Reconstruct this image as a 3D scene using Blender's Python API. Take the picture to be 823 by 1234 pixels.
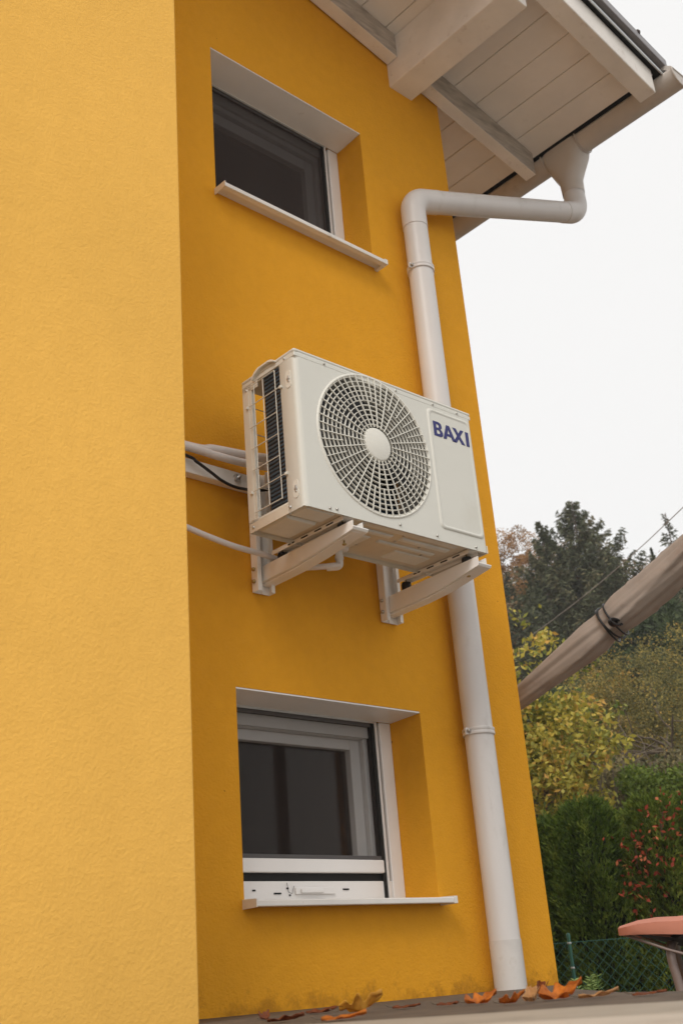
import bpy, math, random
import numpy as np
from mathutils import Vector, Matrix
random.seed(4); rng = np.random.default_rng(11)
S = bpy.context.scene
for o in list(bpy.data.objects): bpy.data.objects.remove(o)
COL = S.collection
R = math.radians

# ------------------------------------------------------------------ camera
CR = Vector((0.74081966, -0.66746943, -0.0753047))
CU = -Vector((0.20817197, 0.33473474, -0.91903052))
CF = Vector((0.63863187, 0.66515954, 0.3869265))
cd = bpy.data.cameras.new('camera'); cam = bpy.data.objects.new('camera', cd); COL.objects.link(cam)
cd.sensor_fit = 'VERTICAL'; cd.sensor_height = 24.0; cd.sensor_width = 24.0
cd.lens = 1359.04 / 1234 * 24
cd.clip_start = 0.02; cd.clip_end = 1000
cam.matrix_world = Matrix(((CR.x, CU.x, -CF.x, 0), (CR.y, CU.y, -CF.y, 0), (CR.z, CU.z, -CF.z, 0), (0, 0, 0, 1)))
cd.dof.use_dof = True; cd.dof.focus_distance = 3.9; cd.dof.aperture_fstop = 4.2
S.camera = cam

# ------------------------------------------------------------------ sky, sun, exposure
SUN_EL, SUN_AZ = 44, 238        # soft sun behind the cloud: compass azimuth the light comes from (0 = +y)
w = bpy.data.worlds.new('World'); S.world = w; w.use_nodes = True
nt = w.node_tree; nt.nodes.clear()
wo = nt.nodes.new('ShaderNodeOutputWorld'); bg = nt.nodes.new('ShaderNodeBackground')
sky = nt.nodes.new('ShaderNodeTexSky'); sky.sky_type = 'NISHITA'; sky.sun_disc = False
sky.sun_elevation = R(SUN_EL); sky.sun_rotation = R(SUN_AZ); sky.dust_density = 4
mx = nt.nodes.new('ShaderNodeMix'); mx.data_type = 'RGBA'
mx.inputs[0].default_value = 0.93                      # closed cloud cover over the blue sky
mx.inputs[7].default_value = (9.1, 9.0, 8.85, 1)
nt.links.new(sky.outputs[0], mx.inputs[6]); nt.links.new(mx.outputs[2], bg.inputs[0])
bg.inputs[1].default_value = 0.1
nt.links.new(bg.outputs[0], wo.inputs[0])
sd = bpy.data.lights.new('sun', 'SUN'); sd.energy = 1.5; sd.angle = R(24); sd.color = (1, .95, .88)
sun = bpy.data.objects.new('sun', sd); COL.objects.link(sun)
az, el = R(SUN_AZ), R(SUN_EL)
sdir = Vector((math.sin(az) * math.cos(el), math.cos(az) * math.cos(el), math.sin(el)))
sun.rotation_euler = sdir.to_track_quat('Z', 'Y').to_euler(); sun.location = sdir * 30
S.view_settings.view_transform = 'Standard'; S.view_settings.look = 'None'
S.view_settings.exposure = 0.17; S.view_settings.gamma = 1
S.render.engine = 'CYCLES'
S.cycles.max_bounces = 8; S.cycles.transparent_max_bounces = 16; S.cycles.diffuse_bounces = 4

# ------------------------------------------------------------------ tagging helpers
def tag(o, label=None, cat=None, group=None, kind=None):
    if label: o['label'] = label
    if cat: o['category'] = cat
    if group: o['group'] = group
    if kind: o['kind'] = kind
    return o
def empty(name, loc=(0, 0, 0), **k):
    o = bpy.data.objects.new(name, None); COL.objects.link(o); o.location = loc; o.empty_display_size = .05
    return tag(o, **k)
def link(name, me, mat=None, parent=None, loc=None):
    o = bpy.data.objects.new(name, me); COL.objects.link(o)
    if mat and not me.materials: me.materials.append(mat)
    if parent: o.parent = parent
    if loc is not None: o.location = loc
    return o

class MB:
    """collects shapes for ONE mesh object"""
    def __init__(s): s.v = []; s.f = []; s.sm = []
    def add(s, vs, fs, smooth=False):
        b = len(s.v); s.v += [tuple(map(float, p)) for p in vs]
        s.f += [tuple(i + b for i in f) for f in fs]; s.sm += [smooth] * len(fs); return s
    def box(s, x0, x1, y0, y1, z0, z1):
        return s.add([(x, y, z) for z in (z0, z1) for y in (y0, y1) for x in (x0, x1)],
                     [(0, 2, 3, 1), (4, 5, 7, 6), (0, 1, 5, 4), (2, 6, 7, 3), (0, 4, 6, 2), (1, 3, 7, 5)])
    def hexa(s, p):      # 8 points ordered like box
        return s.add(p, [(0, 2, 3, 1), (4, 5, 7, 6), (0, 1, 5, 4), (2, 6, 7, 3), (0, 4, 6, 2), (1, 3, 7, 5)])
    def prism(s, poly, fn, a, b, smooth=False):   # poly 2D outline, fn(u,v,t)->xyz
        n = len(poly)
        vs = [fn(u, v, a) for u, v in poly] + [fn(u, v, b) for u, v in poly]
        s.add(vs, [tuple(range(n))[::-1], tuple(range(n, 2 * n))])
        return s.add(vs, [(i, (i + 1) % n, n + (i + 1) % n, n + i) for i in range(n)], smooth)
    def tube(s, pts, r, n=12, cap=True, squash=1.0):
        pts = [Vector(p) for p in pts]; rs = r if isinstance(r, (list, tuple)) else [r] * len(pts)
        t0 = (pts[1] - pts[0]).normalized()
        up = Vector((0, 0, 1)) if abs(t0.z) < .9 else Vector((1, 0, 0))
        u = t0.cross(up).normalized(); vs = []; 
        for i, p in enumerate(pts):
            if i == 0: t = pts[1] - pts[0]
            elif i == len(pts) - 1: t = pts[-1] - pts[-2]
            else: t = (pts[i + 1] - p).normalized() + (p - pts[i - 1]).normalized()
            t.normalize(); u = (u - t * u.dot(t)).normalized(); q = t.cross(u)
            for k in range(n):
                a = 2 * math.pi * k / n
                vs.append(p + u * (math.cos(a) * rs[i]) + q * (math.sin(a) * rs[i] * squash))
        fs = [(i * n + k, i * n + (k + 1) % n, (i + 1) * n + (k + 1) % n, (i + 1) * n + k) for i in range(len(pts) - 1) for k in range(n)]
        s.add(vs, fs, True)
        if cap:
            m = (len(pts) - 1) * n
            s.add(vs[:n], [tuple(range(n))[::-1]]); s.add(vs[m:], [tuple(range(n))])
        return s
    def lathe(s, prof, c=(0, 0, 0), axis='z', n=32, smooth=True, close=False):
        vs = []; m = len(prof)
        for k in range(n):
            a = 2 * math.pi * k / n; ca, sa = math.cos(a), math.sin(a)
            for r, h in prof:
                if axis == 'z': p = (c[0] + r * ca, c[1] + r * sa, c[2] + h)
                elif axis == 'y': p = (c[0] + r * ca, c[1] + h, c[2] + r * sa)
                else: p = (c[0] + h, c[1] + r * ca, c[2] + r * sa)
                vs.append(p)
        mm = m if close else m - 1
        return s.add(vs, [(k * m + j, k * m + (j + 1) % m, ((k + 1) % n) * m + (j + 1) % m, ((k + 1) % n) * m + j) for k in range(n) for j in range(mm)], smooth)
    def mesh(s, name, mat=None):
        me = bpy.data.meshes.new(name); me.from_pydata(s.v, [], s.f)
        me.polygons.foreach_set('use_smooth', s.sm)
        if mat: me.materials.append(mat)
        me.update(); return me
    def build(s, name, mat, parent=None, bevel=0, seg=2, fix=True, loc=None):
        me = s.mesh(name, mat)
        if fix:
            import bmesh
            b = bmesh.new(); b.from_mesh(me); bmesh.ops.recalc_face_normals(b, faces=b.faces); b.to_mesh(me); b.free()
        o = link(name, me, None, parent, loc)
        if bevel:
            m = o.modifiers.new('bevel', 'BEVEL'); m.width = bevel; m.segments = seg; m.limit_method = 'ANGLE'; m.angle_limit = R(40)
        return o
def arc(c, a, b, r, n=8):
    """fillet points at corner c between directions a and b (unit vectors away from c)"""
    c, a, b = Vector(c), Vector(a).normalized(), Vector(b).normalized()
    th = a.angle(b); d = r / math.tan(th / 2); p0, p1 = c + a * d, c + b * d
    m = (a + b).normalized(); o = c + m * (r / math.sin(th / 2)); u0, u1 = (p0 - o), (p1 - o)
    out = []
    for i in range(n + 1):
        q = u0.slerp(u1, i / n); out.append(o + q.normalized() * r)
    return out
def fillet(path, r, n=8):
    P = [Vector(p) for p in path]; out = [P[0]]
    for i in range(1, len(P) - 1): out += arc(P[i], P[i - 1] - P[i], P[i + 1] - P[i], r, n)
    return out + [P[-1]]
def smoothpath(P, n=6):
    P = [Vector(p) for p in P]; out = []
    Q = [P[0] * 2 - P[1]] + P + [P[-1] * 2 - P[-2]]
    for i in range(1, len(Q) - 2):
        for k in range(n):
            t = k / n; a, b, c, d = Q[i - 1], Q[i], Q[i + 1], Q[i + 2]
            out.append(.5 * ((2 * b) + (c - a) * t + (2 * a - 5 * b + 4 * c - d) * t * t + (3 * b - a - 3 * c + d) * t ** 3))
    return out + [P[-1]]

# ------------------------------------------------------------------ materials
def mat(name, col, rough=.6, metal=0, spec=.4):
    m = bpy.data.materials.new(name); m.use_nodes = True; b = m.node_tree.nodes['Principled BSDF']
    b.inputs['Base Color'].default_value = (*col, 1); b.inputs['Roughness'].default_value = rough
    b.inputs['Metallic'].default_value = metal; b.inputs['Specular IOR Level'].default_value = spec
    return m
def N(m, t): return m.node_tree.nodes.new(t)
def L(m, a, b): m.node_tree.links.new(a, b)
def noise(m, scale, detail=3, rough=.5, vec=None, stretch=None):
    tc = N(m, 'ShaderNodeTexCoord'); n = N(m, 'ShaderNodeTexNoise')
    n.inputs['Scale'].default_value = scale; n.inputs['Detail'].default_value = detail; n.inputs['Roughness'].default_value = rough
    if stretch:
        mp = N(m, 'ShaderNodeMapping'); mp.inputs['Scale'].default_value = stretch
        L(m, tc.outputs['Object'], mp.inputs[0]); L(m, mp.outputs[0], n.inputs[0])
    else: L(m, tc.outputs['Object'], n.inputs[0])
    return n
def ramp(m, fac, stops):
    r = N(m, 'ShaderNodeValToRGB'); e = r.color_ramp.elements
    while len(e) < len(stops): e.new(.5)
    for i, (p, c) in enumerate(stops): e[i].position = p; e[i].color = (*c, 1)
    L(m, fac, r.inputs[0]); return r
def bump(m, h, strength, dist, prev=None):
    b = N(m, 'ShaderNodeBump'); b.inputs['Strength'].default_value = strength; b.inputs['Distance'].default_value = dist
    L(m, h, b.inputs['Height'])
    if prev: L(m, prev.outputs[0], b.inputs['Normal'])
    return b
def varied(name, col, amt=.12, scale=6, rough=.5, spec=.4, metal=0, grime=None, gscale=3, gpos=(.55, .8), stretch=None, bmp=0, bscale=60):
    m = mat(name, col, rough, metal, spec); b = m.node_tree.nodes['Principled BSDF']
    n = noise(m, scale, 5, .6, stretch=stretch)
    r = ramp(m, n.outputs[0], [(.3, tuple(c * (1 - amt) for c in col)), (.7, tuple(min(1, c * (1 + amt)) for c in col))])
    out = r.outputs[0]
    if grime:
        g = noise(m, gscale, 8, .7, stretch=stretch); gr = ramp(m, g.outputs[0], [(gpos[0], (0, 0, 0)), (gpos[1], (1, 1, 1))])
        x = N(m, 'ShaderNodeMix'); x.data_type = 'RGBA'; L(m, gr.outputs[0], x.inputs[0]); L(m, out, x.inputs[6]); x.inputs[7].default_value = (*grime, 1)
        out = x.outputs[2]
    L(m, out, b.inputs['Base Color'])
    if bmp:
        n2 = noise(m, bscale, 4, .6, stretch=stretch); L(m, bump(m, n2.outputs[0], bmp, .004).outputs[0], b.inputs['Normal'])
    return m

def stucco(name, c, dirt=True, scale=1.0, strength=.5):
    m = mat(name, c, .92, 0, .15); b = m.node_tree.nodes['Principled BSDF']
    big = noise(m, 1.3, 6, .6); mid = noise(m, 22, 4, .6)
    r1 = ramp(m, big.outputs[0], [(.3, tuple(x * .95 for x in c)), (.7, tuple(x * 1.03 for x in c))])
    r2 = ramp(m, mid.outputs[0], [(.3, (.97, .965, .955)), (.7, (1.02, 1.02, 1.02))])
    x = N(m, 'ShaderNodeMix'); x.data_type = 'RGBA'; x.blend_type = 'MULTIPLY'; x.inputs[0].default_value = 1
    L(m, r1.outputs[0], x.inputs[6]); L(m, r2.outputs[0], x.inputs[7]); out = x.outputs[2]
    st = noise(m, 5, 5, .65, stretch=(1, 1, .10)); sr = ramp(m, st.outputs[0], [(.35, (.93, .91, .88)), (.62, (1.01, 1.01, 1.01))])
    x2 = N(m, 'ShaderNodeMix'); x2.data_type = 'RGBA'; x2.blend_type = 'MULTIPLY'; x2.inputs[0].default_value = .3
    L(m, out, x2.inputs[6]); L(m, sr.outputs[0], x2.inputs[7]); out = x2.outputs[2]
    pt = noise(m, 31, 2, .4); pr0 = ramp(m, pt.outputs[0], [(.775 if dirt else .97, (1, 1, 1)), (.80 if dirt else 1, (.45, .35, .3))])
    x3 = N(m, 'ShaderNodeMix'); x3.data_type = 'RGBA'; x3.blend_type = 'MULTIPLY'; x3.inputs[0].default_value = 1
    L(m, out, x3.inputs[6]); L(m, pr0.outputs[0], x3.inputs[7]); out = x3.outputs[2]
    if dirt:   # splashed soil on the foot of the wall, ragged upper edge
        tc = N(m, 'ShaderNodeTexCoord'); sp = N(m, 'ShaderNodeSeparateXYZ'); L(m, tc.outputs['Object'], sp.inputs[0])
        n1 = noise(m, 9, 6, .75, stretch=(1, 1, .8)); ma = N(m, 'ShaderNodeMath'); ma.operation = 'MULTIPLY_ADD'
        L(m, n1.outputs[0], ma.inputs[0]); ma.inputs[1].default_value = -.42; L(m, sp.outputs['Z'], ma.inputs[2])
        mr = N(m, 'ShaderNodeMapRange'); L(m, ma.outputs[0], mr.inputs[0])
        mr.inputs[1].default_value = -.285; mr.inputs[2].default_value = -.215; mr.inputs[3].default_value = .45; mr.inputs[4].default_value = 0
        d = N(m, 'ShaderNodeMix'); d.data_type = 'RGBA'; L(m, mr.outputs[0], d.inputs[0]); L(m, out, d.inputs[6]); d.inputs[7].default_value = (.17, .065, .012, 1)
        out = d.outputs[2]
    L(m, out, b.inputs['Base Color'])
    g1 = noise(m, 115 * scale, 3, .6); g2 = noise(m, 330 * scale, 2, .5); g3 = noise(m, 4, 3, .5)
    bb = bump(m, g3.outputs[0], .1, .02); bb = bump(m, g1.outputs[0], strength, .006, bb); bb = bump(m, g2.outputs[0], strength * .6, .002, bb)
    L(m, bb.outputs[0], b.inputs['Normal']); return m

M = {}
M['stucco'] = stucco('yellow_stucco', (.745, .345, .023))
M['stucco_lit'] = stucco('lit_yellow_stucco', (.87, .495, .105), False, .8, .34)  # wall stucco again, with the wing's brighter lighting put into the colour
M['wood'] = varied('white_painted_wood', (.80, .755, .705), .10, 3, .6, grime=(.42, .34, .27), gscale=14, gpos=(.58, .9), stretch=(1, 1, 1), bmp=.25, bscale=40)
M['soffit'] = varied('white_painted_board', (.82, .775, .725), .08, 2.5, .6, grime=(.40, .35, .31), gscale=5, gpos=(.6, .9), bmp=.12, bscale=30)
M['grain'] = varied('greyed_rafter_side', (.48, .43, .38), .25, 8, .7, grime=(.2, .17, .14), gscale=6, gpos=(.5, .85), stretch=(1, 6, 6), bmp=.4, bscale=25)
M['plastic'] = varied('white_plastic', (.80, .78, .76), .03, 4, .35, grime=(.55, .5, .44), gscale=9, gpos=(.68, .9))
M['sill'] = varied('white_sill', (.72, .69, .65), .06, 5, .45, grime=(.42, .34, .26), gscale=16, gpos=(.6, .85))
M['case'] = varied('cream_casing', (.66, .65, .59), .02, 3, .42, grime=(.58, .55, .47), gscale=2, gpos=(.6, .9))
M['case_light'] = varied('cream_plastic', (.72, .70, .63), .03, 6, .4)
M['bracket'] = varied('white_powder_coat', (.86, .83, .79), .04, 6, .4, grime=(.52, .48, .42), gscale=12, gpos=(.65, .9))
M['pipe'] = varied('light_grey_pipe', (.65, .62, .60), .06, 3, .38, grime=(.40, .36, .32), gscale=5, gpos=(.58, .85), stretch=(1, 1, .35))
M['gutter'] = varied('taupe_gutter', (.54, .49, .445), .09, 4, .45, grime=(.25, .2, .16), gscale=5, gpos=(.6, .85))
M['galv'] = varied('galvanised', (.55, .56, .56), .12, 12, .38, metal=.6, spec=.5)
M['pad'] = varied('reflection_pale_stampings', (.74, .75, .73), .08, 9, .3, spec=.6)  # pale reflections on the underside put into the pad colour
M['tray'] = varied('painted_steel_tray', (.66, .60, .50), .10, 7, .28, spec=.6, grime=(.42, .34, .25), gscale=8, gpos=(.55, .8))  # tan tone and brown patches: underside reflections put into the colour
M['rubber'] = mat('black_rubber', (.018, .017, .017), .6)
M['cable'] = mat('black_cable', (.015, .015, .016), .45)
M['dark'] = mat('dark_void', (.012, .012, .012), .8)
M['fan'] = mat('dark_fan_blade', (.016, .016, .018), .45)
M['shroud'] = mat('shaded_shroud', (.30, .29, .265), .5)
M['navy'] = mat('navy_print', (.010, .012, .13), .35)
M['steel'] = mat('zinc_screw', (.5, .48, .44), .35, .9)
M['brass'] = mat('yellow_zinc_screw', (.45, .34, .14), .4, .8)
M['insul'] = varied('white_insulation', (.78, .74, .73), .04, 20, .65, bmp=.3, bscale=50)
M['felt'] = varied('dark_wet_paving', (.10, .075, .055), .35, 14, .7, bmp=.4, bscale=120)
M['kerb'] = varied('pale_bounce_concrete', (.48, .43, .37), .08, 6, .6, grime=(.3, .25, .2), gscale=9, bmp=.3, bscale=140)
M['kerbstone'] = varied('worn_kerbstone', (.34, .30, .25), .10, 8, .55, grime=(.2, .17, .13), gscale=9, bmp=.4, bscale=140)
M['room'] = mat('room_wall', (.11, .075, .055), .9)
M['curtain'] = mat('net_curtain', (.13, .105, .09), .9)
M['roofing'] = varied('grey_roof_sheet', (.28, .27, .28), .1, 3, .5)
M['trimmetal'] = mat('bright_verge_trim', (.5, .52, .52), .35, .5)
M['screen_edge'] = mat('dark_screen_edge', (.09, .085, .085), .6)
M['rust'] = mat('dark_snail', (.05, .035, .03), .7)
# coil fins
m = mat('blue_black_fins', (.012, .016, .024), .35, .3, .6); M['coil'] = m
tc = N(m, 'ShaderNodeTexCoord'); wv = N(m, 'ShaderNodeTexWave'); wv.bands_direction = 'Z'; wv.inputs['Scale'].default_value = 22; wv.inputs['Distortion'].default_value = 1.5; wv.inputs['Detail Scale'].default_value = 3
L(m, tc.outputs['Object'], wv.inputs[0]); b = m.node_tree.nodes['Principled BSDF']
L(m, ramp(m, wv.outputs[1], [(.3, (.006, .010, .018)), (.85, (.045, .085, .125))]).outputs[0], b.inputs['Base Color'])
L(m, bump(m, wv.outputs[1], .8, .004).outputs[0], b.inputs['Normal'])
# insect screen: woven dark mesh too fine to resolve
def screenmat(name, tr0):
  m = bpy.data.materials.new(name); m.use_nodes = True; m.node_tree.nodes.clear()
  o_ = N(m, 'ShaderNodeOutputMaterial'); ms = N(m, 'ShaderNodeMixShader'); tr = N(m, 'ShaderNodeBsdfTransparent'); df = N(m, 'ShaderNodeBsdfDiffuse')
  df.inputs[0].default_value = (.055, .045, .042, 1)
  ge = N(m, 'ShaderNodeNewGeometry'); dt = N(m, 'ShaderNodeVectorMath'); dt.operation = 'DOT_PRODUCT'; L(m, ge.outputs['Incoming'], dt.inputs[0]); L(m, ge.outputs['Normal'], dt.inputs[1])
  ab = N(m, 'ShaderNodeMath'); ab.operation = 'ABSOLUTE'; L(m, dt.outputs['Value'], ab.inputs[0])
  dv = N(m, 'ShaderNodeMath'); dv.operation = 'DIVIDE'; dv.inputs[0].default_value = 1; L(m, ab.outputs[0], dv.inputs[1])
  pw = N(m, 'ShaderNodeMath'); pw.operation = 'POWER'; pw.inputs[0].default_value = tr0; L(m, dv.outputs[0], pw.inputs[1])
  su = N(m, 'ShaderNodeMath'); su.operation = 'SUBTRACT'; su.inputs[0].default_value = 1; L(m, pw.outputs[0], su.inputs[1]); L(m, su.outputs[0], ms.inputs[0])
  L(m, tr.outputs[0], ms.inputs[1]); L(m, df.outputs[0], ms.inputs[2]); L(m, ms.outputs[0], o_.inputs[0])
  return m
M['screen'] = screenmat('insect_screen', .72); M['screen_eave_shade'] = screenmat('eave_shade_insect_screen', .40)  # upper screen made denser: the shade of the eaves is put into it
# window glass
m = bpy.data.materials.new('window_glass'); m.use_nodes = True; M['glass'] = m; m.node_tree.nodes.clear()
o_ = N(m, 'ShaderNodeOutputMaterial'); ms = N(m, 'ShaderNodeMixShader'); tr = N(m, 'ShaderNodeBsdfTransparent'); gl = N(m, 'ShaderNodeBsdfGlossy'); fr = N(m, 'ShaderNodeFresnel')
tr.inputs[0].default_value = (.56, .52, .48, 1); gl.inputs['Roughness'].default_value = .03; fr.inputs[0].default_value = 1.38
L(m, fr.outputs[0], ms.inputs[0]); L(m, tr.outputs[0], ms.inputs[1]); L(m, gl.outputs[0], ms.inputs[2]); L(m, ms.outputs[0], o_.inputs[0])
def leafmat(name, stops, trans=.25, rough=.6):
    m = bpy.data.materials.new(name); m.use_nodes = True; nt = m.node_tree; b = nt.nodes['Principled BSDF']
    at = N(m, 'ShaderNodeAttribute'); at.attribute_name = 'tint'
    r = ramp(m, at.outputs['Fac'], stops); L(m, r.outputs[0], b.inputs['Base Color'])
    b.inputs['Roughness'].default_value = rough; b.inputs['Specular IOR Level'].default_value = .25
    t = N(m, 'ShaderNodeBsdfTranslucent'); L(m, r.outputs[0], t.inputs[0]); x = N(m, 'ShaderNodeMixShader'); x.inputs[0].default_value = trans
    L(m, b.outputs[0], x.inputs[1]); L(m, t.outputs[0], x.inputs[2]); L(m, x.outputs[0], nt.nodes['Material Output'].inputs[0])
    return m
M['bark'] = varied('grey_brown_bark', (.10, .075, .055), .3, 12, .9, bmp=.6, bscale=30)
M['twig'] = mat('twig_bark', (.13, .10, .07), .9)

# ------------------------------------------------------------------ the ground, hill and terrace
HX = Vector((CF.x, CF.y, 0)).normalized(); HR = Vector((CR.x, CR.y, 0)).normalized()
GZ = -1.5
def terrain(d, s=0):
    z = GZ + max(0, min(d, 60) - 12.5) * .30
    return z + .25 * math.sin(d * .31 + s * .2) * min(1, max(0, d - 12) / 10)
def at(u, v, d):
    """world point seen at photo pixel (u, v) at depth d metres: used to survey where things stand"""
    return CR * ((u - 411.5) / 1359.04 * d) - CU * ((v - 617) / 1359.04 * d) + CF * d
def foot(p):
    d = p.x * HX.x + p.y * HX.y; s = p.x * HR.x + p.y * HR.y
    return Vector((p.x, p.y, terrain(d, s)))
g = MB(); n = 70; vs = []
ds = [-45, -20, 0, 4, 8, 11] + list(np.linspace(12, 68, 50)) + [72, 80]
ss = list(np.linspace(-70, 70, 49))
for d in ds:
    for s in ss:
        p = HX * d + HR * s; vs.append((p.x, p.y, terrain(d, s)))
k = len(ss); g.add(vs, [(i * k + j, i * k + j + 1, (i + 1) * k + j + 1, (i + 1) * k + j) for i in range(len(ds) - 1) for j in range(k - 1)], True)
M['ground'] = varied('garden_ground', (.20, .18, .15), .3, .8, .95, grime=(.09, .075, .04), gscale=1.5, bmp=.5, bscale=5)
tag(g.build('ground', M['ground']), kind='structure')

# terrace beside the house: dark paving with a pale concrete kerb, camera just above it
TZ = -.055
P2 = [(1.167, 1.609), (1.255, 1.241), (1.309, 1.125), (1.354, 0.979), (1.40, .55), (1.5, .30), (1.95, .80), (1.99, 1.265), (2.17, 1.53), (3.10, 2.42), (3.745, 2.93), (3.745, 2.96), (.90, 2.96), (1.0, 2.2)]
t = MB(); t.prism(P2, lambda x, y, z: (x, y, z), GZ, TZ, False)
tag(t.build('terrace', M['felt']), kind='structure')
P3 = [(-7, -7), (2.6, -7), (1.30, .30), (1.12, .65), (1.0, 1.30), (.90, 1.75), (.80, 2.96), (-7, 2.96)]
t = MB(); t.prism(P3, lambda x, y, z: (x, y, z), GZ, TZ + .004)
t2 = MB(); t2.prism([(1.776, .30), (1.596, .55), (1.422, 0.907), (1.41, 1.065), (1.359, 1.175), (1.278, 1.528), (1.10, 2.2), (.98, 2.96), (.802, 2.96), (.902, 1.75), (1.002, 1.30), (1.122, .65), (1.302, .30)], lambda x, y, z: (x, y, z), GZ, TZ + .004)
tag(t2.build('kerb', M['kerbstone'], bevel=.008), kind='structure')
tag(t.build('concrete_bounce_yard', M['kerb'], bevel=.006), kind='structure')  # pale slab extended out of view, added to bounce light onto the soffit

# ------------------------------------------------------------------ house
D = 2.9; XR = 3.72; XL = 1.3
RS = .2
def rz(x, k=0): return 4.952 + k - RS * x
house = empty('house', (3.72, 2.9, TZ), label='yellow rendered house with white eaves, carrying the outdoor air conditioning unit', cat='house')
HO = Vector(house.location)
def hb(mb, name, mt, **k):       # build in world coordinates under the house empty
    o = mb.build(name, mt, None, **k); o.parent = house; o.location = -HO; return o
WX0, WX1 = 2.238, 3.107
WIN = [(.275, .937), (2.972, 3.716)]
ZH = [(a - .02, b_) for a, b_ in WIN]
wb = MB()
xs = [XL, WX0, WX1, XR]; zs = [GZ, ZH[0][0], ZH[0][1], ZH[1][0], ZH[1][1]]
YI = 3.24
def hole(i, j): return i == 1 and j in (1, 3)
for j in range(4):
    for i in range(3):
        if hole(i, j): continue
        wb.add([(xs[i], D, zs[j]), (xs[i + 1], D, zs[j]), (xs[i + 1], D, zs[j + 1]), (xs[i], D, zs[j + 1])], [(0, 1, 2, 3)])
        wb.add([(xs[i], YI, zs[j]), (xs[i + 1], YI, zs[j]), (xs[i + 1], YI, zs[j + 1]), (xs[i], YI, zs[j + 1])], [(3, 2, 1, 0)])
for i in range(3):
    wb.add([(xs[i], D, zs[4]), (xs[i + 1], D, zs[4]), (xs[i + 1], D, rz(xs[i + 1], .148)), (xs[i], D, rz(xs[i], .148))], [(0, 1, 2, 3)])
for (a, b_) in ZH:
    wb.add([(WX0, D, a), (WX0, YI, a), (WX0, YI, b_), (WX0, D, b_)], [(0, 1, 2, 3)])
    wb.add([(WX1, D, a), (WX1, YI, a), (WX1, YI, b_), (WX1, D, b_)], [(3, 2, 1, 0)])
    wb.add([(WX0, D, b_), (WX1, D, b_), (WX1, YI, b_), (WX0, YI, b_)], [(3, 2, 1, 0)])
    wb.add([(WX0, D, a), (WX1, D, a), (WX1, YI, a), (WX0, YI, a)], [(0, 1, 2, 3)])
YB = 9.0
wb.add([(XR, D, GZ), (XR, YB, GZ), (XR, YB, rz(XR, .148)), (XR, D, rz(XR, .148))], [(0, 1, 2, 3)])
wb.add([(XL, YB, GZ), (XR, YB, GZ), (XR, YB, rz(XR, .148)), (XL, YB, rz(XL, .148))], [(3, 2, 1, 0)])
wb.add([(XL, D, GZ), (XL, YB, GZ), (XL, YB, rz(XL, .148)), (XL, D, rz(XL, .148))], [(3, 2, 1, 0)])
wall = hb(wb, 'wall', M['stucco'], fix=False)
# dark rooms behind the windows
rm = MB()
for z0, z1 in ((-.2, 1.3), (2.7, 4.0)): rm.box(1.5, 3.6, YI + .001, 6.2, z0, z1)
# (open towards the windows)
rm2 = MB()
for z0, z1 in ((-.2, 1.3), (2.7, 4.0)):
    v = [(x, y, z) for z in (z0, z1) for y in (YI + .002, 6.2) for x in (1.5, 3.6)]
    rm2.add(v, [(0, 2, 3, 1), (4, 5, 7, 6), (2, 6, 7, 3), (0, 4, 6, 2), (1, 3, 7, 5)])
hb(rm2, 'room', M['room'], fix=False)

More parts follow.
